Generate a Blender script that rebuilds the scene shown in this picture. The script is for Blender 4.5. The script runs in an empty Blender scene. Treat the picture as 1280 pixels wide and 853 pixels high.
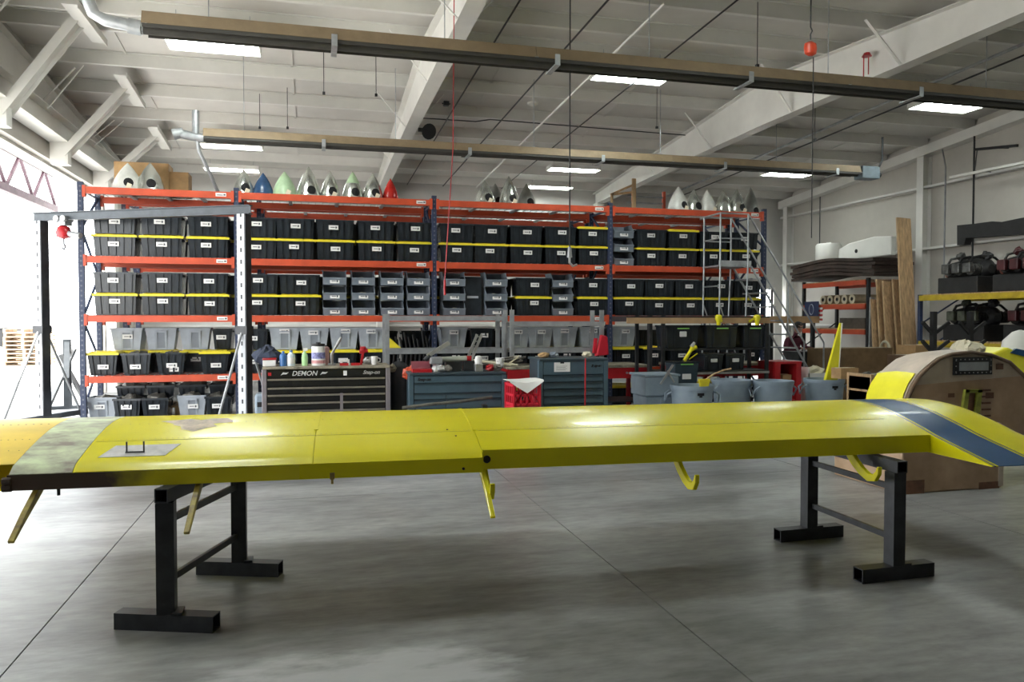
import bpy, math, random
from mathutils import Vector, Matrix
random.seed(7)
S = bpy.context.scene
C = S.collection
R = math.radians
PI = math.pi

# ------------------------------------------------------------------ camera
CAM = Vector((0, 0, 1.6)); FPX = 968.0
YAW, PITCH = R(14.48), math.atan(27.5 / FPX)
cd = bpy.data.cameras.new('camera'); cam = bpy.data.objects.new('camera', cd); C.objects.link(cam)
cd.sensor_width = 36.0; cd.lens = FPX / 1280 * 36.0; cd.clip_end = 400
cam.location = CAM; cam.rotation_euler = (PI / 2 - PITCH, 0, -YAW)
S.camera = cam
_f = Vector((math.sin(YAW) * math.cos(PITCH), math.cos(YAW) * math.cos(PITCH), -math.sin(PITCH)))
_r = Vector((math.cos(YAW), -math.sin(YAW), 0)); _u = _r.cross(_f)
def ray(px, py): return (_f * FPX + _r * (px - 640) + _u * (426.5 - py))
def atY(px, py, Y): d = ray(px, py); return CAM + d * ((Y - CAM.y) / d.y)      # measured pixel -> point on a plane of the room
def atX(px, py, X): d = ray(px, py); return CAM + d * ((X - CAM.x) / d.x)
def atZ(px, py, Z): d = ray(px, py); return CAM + d * ((Z - CAM.z) / d.z)

# ------------------------------------------------------------------ world, sun, exposure
w = bpy.data.worlds.new('sky'); S.world = w; w.use_nodes = True
bg = w.node_tree.nodes['Background']; bg.inputs[0].default_value = (0.93, 0.97, 1.0, 1); bg.inputs[1].default_value = 5.2
sd = bpy.data.lights.new('sun', 'SUN'); sun = bpy.data.objects.new('sun', sd); C.objects.link(sun)
sd.energy = 13.0; sd.angle = R(1.0); sd.color = (1.0, 0.96, 0.9)
sun.rotation_euler = Vector((0.25, 0.30, -0.92)).to_track_quat('-Z', 'Y').to_euler()
def portal(loc, rot, sx, sy):
    l = bpy.data.lights.new('daylight_portal', 'AREA'); l.shape = 'RECTANGLE'; l.size = sx; l.size_y = sy
    l.cycles.is_portal = True
    o = bpy.data.objects.new('daylight_portal', l); C.objects.link(o); o.location = loc; o.rotation_euler = rot
portal((-4.75, 11.25, 2.15), (0, R(-90), 0), 4.3, 14.4)
LAMP = 28.0
S.view_settings.view_transform = 'Standard'; S.view_settings.look = 'None'
S.view_settings.gamma = 1.0; S.view_settings.use_curve_mapping = False
S.view_settings.exposure = 0.5

# ------------------------------------------------------------------ materials
MATS = {}
def mat(name, col, rough=0.5, metal=0.0, var=0.12, scale=6.0, bump=0.0, emit=0.0, spec=0.5, col2=None, alpha=None, stretch=None, coat=0.0, trans=0.0):
    if name in MATS: return MATS[name]
    m = bpy.data.materials.new(name); m.use_nodes = True; nt = m.node_tree; N = nt.nodes; L = nt.links
    b = N['Principled BSDF']
    b.inputs['Roughness'].default_value = rough; b.inputs['Metallic'].default_value = metal
    b.inputs['Specular IOR Level'].default_value = spec
    b.inputs['Coat Weight'].default_value = coat
    b.inputs['Transmission Weight'].default_value = trans
    c = (*col, 1)
    if var > 0 or bump > 0 or col2:
        tc = N.new('ShaderNodeTexCoord'); mp = N.new('ShaderNodeMapping'); no = N.new('ShaderNodeTexNoise')
        no.inputs['Scale'].default_value = scale; no.inputs['Detail'].default_value = 5; no.inputs['Roughness'].default_value = 0.6
        if stretch: mp.inputs['Scale'].default_value = stretch
        L.new(tc.outputs['Object'], mp.inputs[0]); L.new(mp.outputs[0], no.inputs['Vector'])
        rp = N.new('ShaderNodeValToRGB')
        c2 = col2 if col2 else tuple(max(0, x * (1 - 2 * var)) for x in col)
        c1 = col if col2 else tuple(min(1, x * (1 + var)) for x in col)
        rp.color_ramp.elements[0].position = 0.32; rp.color_ramp.elements[0].color = (*c2, 1)
        rp.color_ramp.elements[1].position = 0.66; rp.color_ramp.elements[1].color = (*c1, 1)
        L.new(no.outputs['Fac'], rp.inputs[0]); L.new(rp.outputs[0], b.inputs['Base Color'])
        if bump > 0:
            bp = N.new('ShaderNodeBump'); bp.inputs['Strength'].default_value = bump; bp.inputs['Distance'].default_value = 0.01
            L.new(no.outputs['Fac'], bp.inputs['Height']); L.new(bp.outputs[0], b.inputs['Normal'])
    else:
        b.inputs['Base Color'].default_value = c
    if emit > 0:
        b.inputs['Emission Color'].default_value = c; b.inputs['Emission Strength'].default_value = emit
    MATS[name] = m
    return m

# ------------------------------------------------------------------ mesh helpers
class MB:
    def __init__(s): s.v = []; s.f = []; s.m = []
    def add(s, vs, fs, m=0):
        o = len(s.v); s.v += [tuple(x) for x in vs]; s.f += [tuple(i + o for i in f) for f in fs]; s.m += [m] * len(fs); return s
    def hexa(s, p, m=0):
        return s.add(p, [(0, 3, 2, 1), (4, 5, 6, 7), (0, 1, 5, 4), (1, 2, 6, 5), (2, 3, 7, 6), (3, 0, 4, 7)], m)
    def bb(s, x0, x1, y0, y1, z0, z1, m=0):
        return s.hexa([(x0, y0, z0), (x1, y0, z0), (x1, y1, z0), (x0, y1, z0), (x0, y0, z1), (x1, y0, z1), (x1, y1, z1), (x0, y1, z1)], m)
    def box(s, c, d, M=None, m=0):
        h = [x / 2 for x in d]
        p = [Vector((sx * h[0], sy * h[1], sz * h[2])) for sz in (-1, 1) for sx, sy in ((-1, -1), (1, -1), (1, 1), (-1, 1))]
        if M is not None: p = [M @ q for q in p]
        return s.hexa([q + Vector(c) for q in p], m)
    def fr(s, c, w0, d0, z0, w1, d1, z1, m=0, c1=None):
        c1 = c1 or c
        p = []
        for (cx, cy), a, b, z in ((c, w0 / 2, d0 / 2, z0), (c1, w1 / 2, d1 / 2, z1)):
            p += [(cx - a, cy - b, z), (cx + a, cy - b, z), (cx + a, cy + b, z), (cx - a, cy + b, z)]
        return s.hexa(p, m)
    def bar(s, a, b, w, h=None, m=0, up=(0, 0, 1)):
        a = Vector(a); b = Vector(b); h = h or w; d = (b - a).normalized(); u = Vector(up)
        if abs(d.dot(u)) > 0.98: u = Vector((0, 1, 0))
        x = d.cross(u).normalized(); y = x.cross(d).normalized(); x = x * w / 2; y = y * h / 2
        return s.hexa([a - x - y, a + x - y, a + x + y, a - x + y, b - x - y, b + x - y, b + x + y, b - x + y], m)
    def cyl(s, a, b, r0, r1=None, n=10, m=0, cap=True):
        a = Vector(a); b = Vector(b); r1 = r0 if r1 is None else r1; d = (b - a).normalized()
        u = Vector((0, 0, 1)) if abs(d.z) < 0.9 else Vector((1, 0, 0)); x = d.cross(u).normalized(); y = d.cross(x)
        vs = [c + (x * math.cos(2 * PI * i / n) + y * math.sin(2 * PI * i / n)) * r for c, r in ((a, r0), (b, r1)) for i in range(n)]
        fs = [(i, (i + 1) % n, n + (i + 1) % n, n + i) for i in range(n)]
        if cap: fs += [tuple(reversed(range(n))), tuple(range(n, 2 * n))]
        return s.add(vs, fs, m)
    def tube(s, pts, r, n=6, m=0):
        pts = [Vector(p) for p in pts]
        vs = []; k = len(pts); rr = r if isinstance(r, (list, tuple)) else [r] * k
        px = None
        for i, p in enumerate(pts):
            d = (pts[min(i + 1, k - 1)] - pts[max(i - 1, 0)]).normalized()
            if px is None:
                u = Vector((0, 0, 1)) if abs(d.z) < 0.9 else Vector((1, 0, 0)); px = d.cross(u).normalized()
            px = (px - d * px.dot(d)).normalized(); py = d.cross(px)
            vs += [p + (px * math.cos(2 * PI * j / n) + py * math.sin(2 * PI * j / n)) * rr[i] for j in range(n)]
        fs = [(i * n + j, i * n + (j + 1) % n, (i + 1) * n + (j + 1) % n, (i + 1) * n + j) for i in range(k - 1) for j in range(n)]
        fs += [tuple(reversed(range(n))), tuple(range((k - 1) * n, k * n))]
        return s.add(vs, fs, m)
    def lathe(s, prof, n=20, c=(0, 0, 0), m=0, sx=1.0, sy=1.0, cap0=True, cap1=True):
        vs = [(c[0] + r * sx * math.cos(2 * PI * i / n), c[1] + r * sy * math.sin(2 * PI * i / n), c[2] + z) for r, z in prof for i in range(n)]
        k = len(prof)
        fs = [(a * n + i, a * n + (i + 1) % n, (a + 1) * n + (i + 1) % n, (a + 1) * n + i) for a in range(k - 1) for i in range(n)]
        if cap0: fs.append(tuple(reversed(range(n))))
        if cap1: fs.append(tuple(range((k - 1) * n, k * n)))
        return s.add(vs, fs, m)
    def ext(s, poly, ax, a, b, m=0):
        # polygon in the two remaining axes (in x,y,z order), extruded along axis ax from a to b
        def P(p, t):
            q = list(p); q.insert(ax, t); return q
        n = len(poly); vs = [P(p, a) for p in poly] + [P(p, b) for p in poly]
        fs = [(i, (i + 1) % n, n + (i + 1) % n, n + i) for i in range(n)] + [tuple(reversed(range(n))), tuple(range(n, 2 * n))]
        return s.add(vs, fs, m)
    def grid(s, G, m=0, flip=False):
        nr = len(G); nc = len(G[0]); vs = [p for row in G for p in row]
        fs = [(i * nc + j, i * nc + j + 1, (i + 1) * nc + j + 1, (i + 1) * nc + j) for i in range(nr - 1) for j in range(nc - 1)]
        if flip: fs = [tuple(reversed(f)) for f in fs]
        return s.add(vs, fs, m)
    def sheet(s, G, t=.004, m=0):
        # a grid surface given real thickness along its normals
        nr, nc = len(G), len(G[0]); Q = [[Vector(p) for p in r] for r in G]; B = []
        for i in range(nr):
            row = []
            for j in range(nc):
                a = Q[min(i + 1, nr - 1)][j] - Q[max(i - 1, 0)][j]; b = Q[i][min(j + 1, nc - 1)] - Q[i][max(j - 1, 0)]
                n = a.cross(b)
                row.append(Q[i][j] - (n.normalized() if n.length > 1e-12 else Vector((0, 0, 1))) * t)
            B.append(row)
        s.grid(Q, m); s.grid(B, m, True)
        per = [(0, j) for j in range(nc)] + [(i, nc - 1) for i in range(1, nr)] + [(nr - 1, j) for j in range(nc - 2, -1, -1)] + [(i, 0) for i in range(nr - 2, 0, -1)]
        k = len(per); s.add([Q[i][j] for i, j in per] + [B[i][j] for i, j in per], [(a, (a + 1) % k, k + (a + 1) % k, k + a) for a in range(k)], m)
        return s
    def mesh(s, name, mats, smooth=None, fix=True):
        me = bpy.data.meshes.new(name); me.from_pydata(s.v, [], s.f)
        mats = mats if isinstance(mats, (list, tuple)) else [mats]
        for x in mats: me.materials.append(x)
        if len(mats) > 1: me.polygons.foreach_set('material_index', s.m)
        if fix:
            import bmesh
            bm = bmesh.new(); bm.from_mesh(me); bmesh.ops.recalc_face_normals(bm, faces=bm.faces); bm.to_mesh(me); bm.free()
        if smooth is not None:
            me.shade_smooth(); me.set_sharp_from_angle(angle=R(smooth))
        me.update(); return me
    def build(s, name, mats, parent=None, smooth=None, bevel=0, loc=None, rz=None):
        o = bpy.data.objects.new(name, s.mesh(name, mats, smooth)); C.objects.link(o)
        if parent is not None: o.parent = parent
        if loc is not None: o.location = loc
        if rz is not None: o.rotation_euler = (0, 0, rz)
        if bevel: 
            b = o.modifiers.new('edge', 'BEVEL'); b.width = bevel; b.segments = 2; b.limit_method = 'ANGLE'
        return o

def tag(o, label=None, cat=None, group=None, kind=None):
    if label: o['label'] = label
    if cat: o['category'] = cat
    if group: o['group'] = group
    if kind: o['kind'] = kind
    return o
def thing(name, label, cat, loc=(0, 0, 0), rz=0, group=None):
    o = bpy.data.objects.new(name, None); C.objects.link(o); o.empty_display_size = 0.1
    o.location = loc; o.rotation_euler = (0, 0, rz)
    return tag(o, label, cat, group)
def inst(name, me, parent=None, loc=(0, 0, 0), rot=(0, 0, 0), sc=(1, 1, 1)):
    o = bpy.data.objects.new(name, me); C.objects.link(o); o.location = loc; o.rotation_euler = rot; o.scale = sc
    if parent is not None: o.parent = parent
    return o
def copy_tree(o, parent=None):
    c = o.copy(); C.objects.link(c); c.parent = parent
    for ch in list(o.children): copy_tree(ch, c)
    return c
def remove_tree(o):
    for ch in list(o.children): remove_tree(ch)
    bpy.data.objects.remove(o)
def lettering(name, txt, size, m, parent, loc, rot, shear=0.0, bold=0.0, ext=0.001, ax='CENTER'):
    cu = bpy.data.curves.new(name, 'FONT'); cu.body = txt; cu.size = size; cu.shear = shear; cu.offset = bold; cu.extrude = ext
    cu.align_x = ax; cu.align_y = 'CENTER'; cu.resolution_u = 3
    t = bpy.data.objects.new(name, cu); C.objects.link(t)
    dg = bpy.context.evaluated_depsgraph_get(); me = bpy.data.meshes.new_from_object(t.evaluated_get(dg))
    bpy.data.objects.remove(t); me.materials.clear(); me.materials.append(m)
    return inst(name, me, parent, loc, rot)
ORD = ['first', 'second', 'third', 'fourth', 'fifth', 'sixth', 'seventh', 'eighth', 'ninth']

# colours
M_ORANGE = mat('rack_orange', (0.52, 0.068, 0.022), 0.45, var=0.10, scale=3)
M_BLUE = mat('rack_blue', (0.025, 0.042, 0.10), 0.5, var=0.15)
M_BLACKP = mat('black_plastic', (0.020, 0.025, 0.031), 0.24, var=0.2, scale=4)
M_YLID = mat('yellow_lid', (0.75, 0.62, 0.03), 0.4, var=0.06)
M_GREYP = mat('grey_plastic', (0.36, 0.39, 0.43), 0.45, var=0.08)
M_BIN = mat('bin_grey', (0.19, 0.22, 0.26), 0.45, var=0.08)
M_CARD = mat('white_card', (0.75, 0.74, 0.72), 0.6, var=0.0)
M_INK = mat('printed_ink', (0.08, 0.08, 0.09), 0.7, var=0.0)
M_CARDB = mat('cardboard', (0.42, 0.26, 0.12), 0.85, var=0.12)
M_WOOD = mat('timber', (0.46, 0.30, 0.16), 0.7, var=0.2, scale=5, stretch=(6, 6, 0.5))
M_WHITE = mat('white_paint', (0.72, 0.71, 0.66), 0.55, var=0.05, scale=1.2)
M_STEELW = mat('white_steel', (0.74, 0.73, 0.69), 0.5, var=0.04, scale=1.5)
M_GALV = mat('galvanised', (0.42, 0.44, 0.46), 0.42, 0.6, var=0.15)
M_GREYST = mat('grey_steel', (0.33, 0.34, 0.35), 0.45, 0.3, var=0.12)
M_DARK = mat('dark_steel', (0.028, 0.03, 0.034), 0.42, 0.2, var=0.25, scale=8)
M_BLACK = mat('black_rubber', (0.012, 0.012, 0.013), 0.6, var=0.2)
M_RED = mat('red_paint', (0.42, 0.012, 0.018), 0.35, var=0.1)
M_YEL = mat('yellow_paint', (0.78, 0.70, 0.012), 0.3, var=0.04, scale=2, coat=0.5)
M_CHROME = mat('polished_metal', (0.72, 0.72, 0.73), 0.16, 1.0, var=0.06)
M_ALU = mat('dull_aluminium', (0.5, 0.5, 0.5), 0.35, 0.8, var=0.15)
M_TAN = mat('heater_tan', (0.26, 0.19, 0.115), 0.55, var=0.08)
M_HBLACK = mat('heater_dark', (0.05, 0.048, 0.042), 0.6, var=0.1)
M_TUBEL = mat('lamp_tube', (0.92, 1.0, 0.96), 0.5, var=0, emit=LAMP)
M_SLATE = mat('slate_blue_paint', (0.062, 0.105, 0.135), 0.4, var=0.06)
M_SLATED = mat('slate_blue_dark', (0.028, 0.048, 0.062), 0.45, var=0.06)
M_GAP = mat('dark_gap', (0.006, 0.006, 0.007), 0.8, var=0)
M_BLUEP = mat('blue_paint', (0.006, 0.055, 0.15), 0.38, var=0.08, scale=3, coat=0.05, spec=.25)
M_NAVY = mat('navy_line', (0.01, 0.02, 0.05), 0.3, var=0)

# ------------------------------------------------------------------ the building
XF = [-4.35, 1.75, 7.85, 13.95]          # frame lines
YB, YN, YR = 20.9, -6.0, 12.2            # back wall, near wall, ridge
def roof(Y): return 5.85 - 0.08 * abs(Y - YR)

def concrete(name, X=False):
    m = bpy.data.materials.new(name); m.use_nodes = True; nt = m.node_tree; N = nt.nodes; L = nt.links; b = N['Principled BSDF']
    geo = N.new('ShaderNodeNewGeometry')
    def noise(sc, det, st):
        mp = N.new('ShaderNodeMapping'); mp.inputs['Scale'].default_value = st; L.new(geo.outputs['Position'], mp.inputs[0])
        n = N.new('ShaderNodeTexNoise'); n.inputs['Scale'].default_value = sc; n.inputs['Detail'].default_value = det; n.inputs['Roughness'].default_value = 0.62
        L.new(mp.outputs[0], n.inputs['Vector']); return n.outputs['Fac']
    def ramp(src, p0, c0, p1, c1):
        r = N.new('ShaderNodeValToRGB'); r.color_ramp.elements[0].position = p0; r.color_ramp.elements[0].color = (*c0, 1)
        r.color_ramp.elements[1].position = p1; r.color_ramp.elements[1].color = (*c1, 1); L.new(src, r.inputs[0]); return r.outputs[0]
    def mix(t, f, a, c):
        x = N.new('ShaderNodeMix'); x.data_type = 'RGBA'; x.blend_type = t
        if isinstance(f, float): x.inputs[0].default_value = f
        else: L.new(f, x.inputs[0])
        L.new(a, x.inputs[6])
        if isinstance(c, tuple): x.inputs[7].default_value = (*c, 1)
        else: L.new(c, x.inputs[7])
        return x.outputs[2]
    base = ramp(noise(0.7, 8, (0.55, 1.5, 1)), 0.33, (0.125, 0.126, 0.122), 0.68, (0.36, 0.362, 0.36))
    fine = ramp(noise(9, 6, (0.6, 1.6, 1)), 0.3, (0.68, 0.68, 0.68), 0.7, (1.12, 1.12, 1.12))
    c = mix('MULTIPLY', 1.0, base, fine)
    streak = ramp(noise(1.6, 9, (0.5, 2.6, 1)), 0.50, (0, 0, 0), 0.85, (1, 1, 1))
    sf = N.new('ShaderNodeMath'); sf.operation = 'MULTIPLY'; L.new(streak, sf.inputs[0]); sf.inputs[1].default_value = 0.55
    c = mix('MIX', sf.outputs[0], c, (0.40, 0.41, 0.42))
    brown = ramp(noise(0.45, 5, (1, 1, 1)), 0.55, (0, 0, 0), 0.75, (0.35, 0.35, 0.35))
    c = mix('MIX', brown, c, (0.15, 0.125, 0.09))
    # the pale scuffed patch in front of the left trestle
    vm = N.new('ShaderNodeVectorMath'); vm.operation = 'SUBTRACT'; L.new(geo.outputs['Position'], vm.inputs[0]); vm.inputs[1].default_value = (0.22, 3.45, 0)
    ms = N.new('ShaderNodeVectorMath'); ms.operation = 'MULTIPLY'; L.new(vm.outputs[0], ms.inputs[0]); ms.inputs[1].default_value = (1.25, 2.6, 0)
    ln = N.new('ShaderNodeVectorMath'); ln.operation = 'LENGTH'; L.new(ms.outputs[0], ln.inputs[0])
    nz = noise(3.0, 8, (0.7, 1.6, 1))
    ad = N.new('ShaderNodeMath'); ad.operation = 'MULTIPLY_ADD'; L.new(nz, ad.inputs[0]); ad.inputs[1].default_value = 2.2; L.new(ln.outputs['Value'], ad.inputs[2])
    sc = N.new('ShaderNodeMath'); sc.operation = 'MULTIPLY'; L.new(ad.outputs[0], sc.inputs[0]); sc.inputs[1].default_value = 0.4
    pt = ramp(sc.outputs[0], 0.62, (0.7, 0.7, 0.7), 0.80, (0, 0, 0))
    c = mix('MIX', pt, c, (0.52, 0.53, 0.54))
    L.new(c, b.inputs['Base Color'])
    b.inputs['Roughness'].default_value = 0.36
    b.inputs['Specular IOR Level'].default_value = 0.32
    bp = N.new('ShaderNodeBump'); bp.inputs['Strength'].default_value = 0.05; bp.inputs['Distance'].default_value = 0.02
    L.new(noise(4, 6, (1, 1, 1)), bp.inputs['Height']); L.new(bp.outputs[0], b.inputs['Normal'])
    return m
M_FLOOR = concrete('concrete_floor')
M_JOINT = mat('joint_filler', (0.03, 0.03, 0.03), 0.9, var=0)
floor = thing('floor', None, None); floor['kind'] = 'structure'
xs = [-4.35, -1.36, 1.87, 5.10, 8.33, 11.56, 13.95]
ys = [-6.0, -2.6, 0.62, 7.12, 10.3, 13.5, 16.7, 20.9]
g = 0.004
for i in range(len(xs) - 1):
    for j in range(len(ys) - 1):
        MB().bb(xs[i] + g, xs[i + 1] - g, ys[j] + g * .6, ys[j + 1] - g * .6, -0.1, 0).build('slab', M_FLOOR, floor)
MB().bb(-4.35, 13.95, -6, 20.9, -0.14, -0.012).build('joint_filler', M_JOINT, floor)

# ceiling: insulated sheets on purlins
M_INSUL = mat('ceiling_vinyl', (0.66, 0.64, 0.60), 0.6, var=0.06, scale=0.8, bump=0.25)
ceil = thing('ceiling', None, None); ceil['kind'] = 'structure'
for (y0, y1) in ((YN, YR), (YR, YB)):
    for k in range(3):
        x0, x1 = XF[k], XF[k + 1]
        z0, z1 = roof(y0) + 0.2, roof(y1) + 0.2
        MB().hexa([(x0, y0, z0), (x1, y0, z0), (x1, y1, z1), (x0, y1, z1), (x0, y0, z0 + .1), (x1, y0, z0 + .1), (x1, y1, z1 + .1), (x0, y1, z1 + .1)]).build('roof_sheet', M_INSUL, ceil)
def purlin_mesh():
    h, fl, t = 0.2, 0.07, 0.006
    prof = [(0, 0), (fl, 0), (fl, 0.018), (fl - t, 0.018), (fl - t, t), (t, t), (t, h - t), (-fl + t, h - t), (-fl + t, h - 0.018), (-fl, h - 0.018), (-fl, h), (0, h)]
    return MB().ext(prof, 0, XF[0] - 0.2, XF[3]).mesh('purlin', M_STEELW)
pm = purlin_mesh()
PY = [YR + 0.35 + 1.32 * k for k in range(7)] + [YR - 0.35 - 1.32 * k for k in range(14)]
for y in PY:
    if YN < y < YB - 0.1: inst('purlin', pm, ceil, (0, y, roof(y)))
for x in (-2.9, -0.3, 3.2, 5.9, 9.4, 12.2):     # loose seams of the insulation rolls
    o = MB().bb(x - 0.02, x + 0.02, YR, YB - .1, 0, 0.012).build('insulation_seam', M_INSUL, ceil)
    me = o.data
    for v in me.vertices: v.co.z += roof(v.co.y) + 0.185
# rafters
def rafter(n, X):
    t = thing('trim_%d' % n, None, None); t['kind'] = 'structure'
    ysamp = [YN, 0, 6, YR, 15, 17.5, YB - 0.05]
    bot = lambda y: 5.05 - max(0, y - 13.5) * 0.027 - max(0, 2 - y) * 0.03
    wb = MB(); tf = MB(); bf = MB()
    for a, b in zip(ysamp, ysamp[1:]):
        wb.hexa([(X - .01, a, bot(a)), (X + .01, a, bot(a)), (X + .01, b, bot(b)), (X - .01, b, bot(b)), (X - .01, a, roof(a) - .01), (X + .01, a, roof(a) - .01), (X + .01, b, roof(b) - .01), (X - .01, b, roof(b) - .01)])
        for q, fn, o0 in ((tf, roof, -0.014), (bf, bot, -0.014)):
            q.hexa([(X - .11, a, fn(a) + o0), (X + .11, a, fn(a) + o0), (X + .11, b, fn(b) + o0), (X - .11, b, fn(b) + o0), (X - .11, a, fn(a)), (X + .11, a, fn(a)), (X + .11, b, fn(b)), (X - .11, b, fn(b))])
    wb.build('web', M_STEELW, t); tf.build('top_flange', M_STEELW, t); bf.build('bottom_flange', M_STEELW, t)
    for y in (9.0, 11.5, 14.2, 16.8):
        for s in (-1, 1):
            if n != 1 or s > 0:
                MB().bar((X + s * .05, y, bot(y) + .02), (X + s * .62, y, roof(y) + .03), .05, .012).build('flange_brace', M_STEELW, t)
    MB().bb(X - .1, X + .1, YB - .42, YB - .12, 0, bot(YB - .3)).build('column', M_STEELW, t)
for i, X in enumerate(XF[:3]): rafter(i + 1, X)

M_WALLR = mat('wall_vinyl', (0.50, 0.475, 0.43), 0.6, var=0.07, scale=0.7, bump=0.2)
def gable_wall(name, X, s, segs):
    t = thing(name, None, None); t['kind'] = 'structure'
    for (y0, y1, zb) in segs:
        n = max(1, int((y1 - y0) / 1.0)); m = MB()
        for k in range(n):
            a = y0 + (y1 - y0) * k / n; b = y0 + (y1 - y0) * (k + 1) / n
            pts = [(a, zb), (b, zb), (b, roof(b) + .2), (a, roof(a) + .2)]
            if a < YR < b: pts.insert(3, (YR, roof(YR) + .2))
            m.ext(pts, 0, X, X + s * 0.12)
        m.build('wall_sheet', M_WALLR, t)
    return t
wr = gable_wall('wall_right', 13.95, 1, [(YN, 11.4, 0), (11.4, 12.9, 0), (12.9, YB, 0)])
for z in (1.4, 3.2, 4.62):
    MB().bb(13.76, 13.95, YN, YB - .1, z, z + .012).bb(13.76, 13.772, YN, YB - .1, z, z + .06).build('girt', M_STEELW, wr)
for y in (4.6, 9.8, 15.15, 20.45):
    c = MB(); zt = roof(y) - .25
    c.bb(13.70, 13.715, y - .1, y + .1, 0, zt).bb(13.925, 13.94, y - .1, y + .1, 0, zt).bb(13.715, 13.925, y - .008, y + .008, 0, zt)
    c.build('wall_column', M_STEELW, wr)
rk = MB()
for a, b in ((YN, YR), (YR, YB - .1)):
    rk.hexa([(13.69, a, roof(a) - .24), (13.94, a, roof(a) - .24), (13.94, b, roof(b) - .24), (13.69, b, roof(b) - .24), (13.69, a, roof(a) - .02), (13.94, a, roof(a) - .02), (13.94, b, roof(b) - .02), (13.69, b, roof(b) - .02)])
rk.build('rake_beam', M_STEELW, wr)

# back wall with an open door to the daylight by the right corner
wbk = thing('wall_back', None, None); wbk['kind'] = 'structure'
dx0, dx1, dz = 12.75, 13.62, 2.5
M_WALLB = mat('back_wall_vinyl', (0.6, 0.59, 0.56), 0.6, var=0.06, scale=0.8, bump=0.2)
MB().bb(-4.47, dx0, YB, YB + .12, 0, roof(YB) + .25).bb(dx1, 14.07, YB, YB + .12, 0, roof(YB) + .25).bb(dx0, dx1, YB, YB + .12, dz, roof(YB) + .25).build('wall_sheet', M_WALLB, wbk)
MB().bb(dx0 - .06, dx0, YB - .03, YB + .13, 0, dz + .06).bb(dx1, dx1 + .06, YB - .03, YB + .13, 0, dz + .06).bb(dx0, dx1, YB - .03, YB + .13, dz, dz + .06).build('door_frame', M_STEELW, wbk)
for z in (1.4, 3.2): MB().bb(-4.3, dx0 - .1, YB - .18, YB, z, z + .06).build('girt', M_STEELW, wbk)
wn = MB().bb(-4.47, 14.07, YN - .12, YN, 0, roof(YN) + .25).build('wall_near', M_WALLR); wn['kind'] = 'structure'

# left wall: wide open hangar door from beside the wing to a jamb behind the rack
DJ, DH = 18.5, 4.35
wl = gable_wall('wall_left', -4.35, -1, [(DJ, YB, 0)])
m = MB()
for a, b in ((YN, YR), (YR, DJ)):
    m.hexa([(-4.47, a, DH), (-4.35, a, DH), (-4.35, b, DH), (-4.47, b, DH), (-4.47, a, roof(a) + .2), (-4.35, a, roof(a) + .2), (-4.35, b, roof(b) + .2), (-4.47, b, roof(b) + .2)])
m.bb(-4.47, -4.35, YN, 4.0, 0, DH)  # unseen near stretch walled up so the wing front stays dark
m.build('wall_sheet', M_WALLR, wl)
MB().bb(-4.75, -4.47, YN, DJ + .3, DH - .05, DH + .02).bb(-4.75, -4.73, YN, DJ + .3, DH - .05, DH + .4).build('door_header', M_STEELW, wl)
MB().bb(-4.32, -4.0, YN, DJ + .2, 4.62, 4.635).bb(-4.32, -4.0, YN, DJ + .2, 4.98, 4.995).bb(-4.17, -4.15, YN, DJ + .2, 4.635, 4.98).build('header_beam', M_STEELW, wl)
MB().bb(-4.33, -4.13, DJ, DJ + .3, 0, 4.9).build('door_jamb', M_STEELW, wl)
# diagonal struts from the header up to short channels between purlins
for y in (12.15, 14.9, 17.6):
    MB().bb(-4.3, -4.02, y - .1, y + .1, 4.25, 4.64).build('strut_post', M_STEELW, wl)
    MB().bar((-4.1, y, 4.42), (-3.1, y, roof(y) + .0), .28, .012).bar((-4.1, y - .14, 4.42), (-3.1, y - .14, roof(y)), .012, .12).bar((-4.1, y + .14, 4.42), (-3.1, y + .14, roof(y)), .012, .12).build('strut', M_STEELW, wl)
    MB().bar((-3.05, y - .75, roof(y - .75) - .05), (-3.05, y + .75, roof(y + .75) - .05), .2, .012).bar((-2.95, y - .75, roof(y - .75) - .05), (-2.95, y + .75, roof(y + .75) - .05), .012, .1).build('strut_channel', M_STEELW, wl)
    MB().bar((-4.0, y - 1.2, 4.9), (-3.5, y - 1.1, roof(y) + .02), .05, .012).build('flange_brace', M_STEELW, wl)
# outside
M_APRON = mat('apron_concrete', (0.55, 0.54, 0.52), 0.85, var=0.06, scale=0.5)
gr = MB().bb(-90, -4.35, -60, 90, -0.16, -0.01).build('ground', M_APRON); gr['kind'] = 'structure'
gr2 = MB().bb(-4.3, 60, YB + .12, 90, -0.16, -0.01).build('ground', M_APRON); gr2['kind'] = 'structure'

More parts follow.
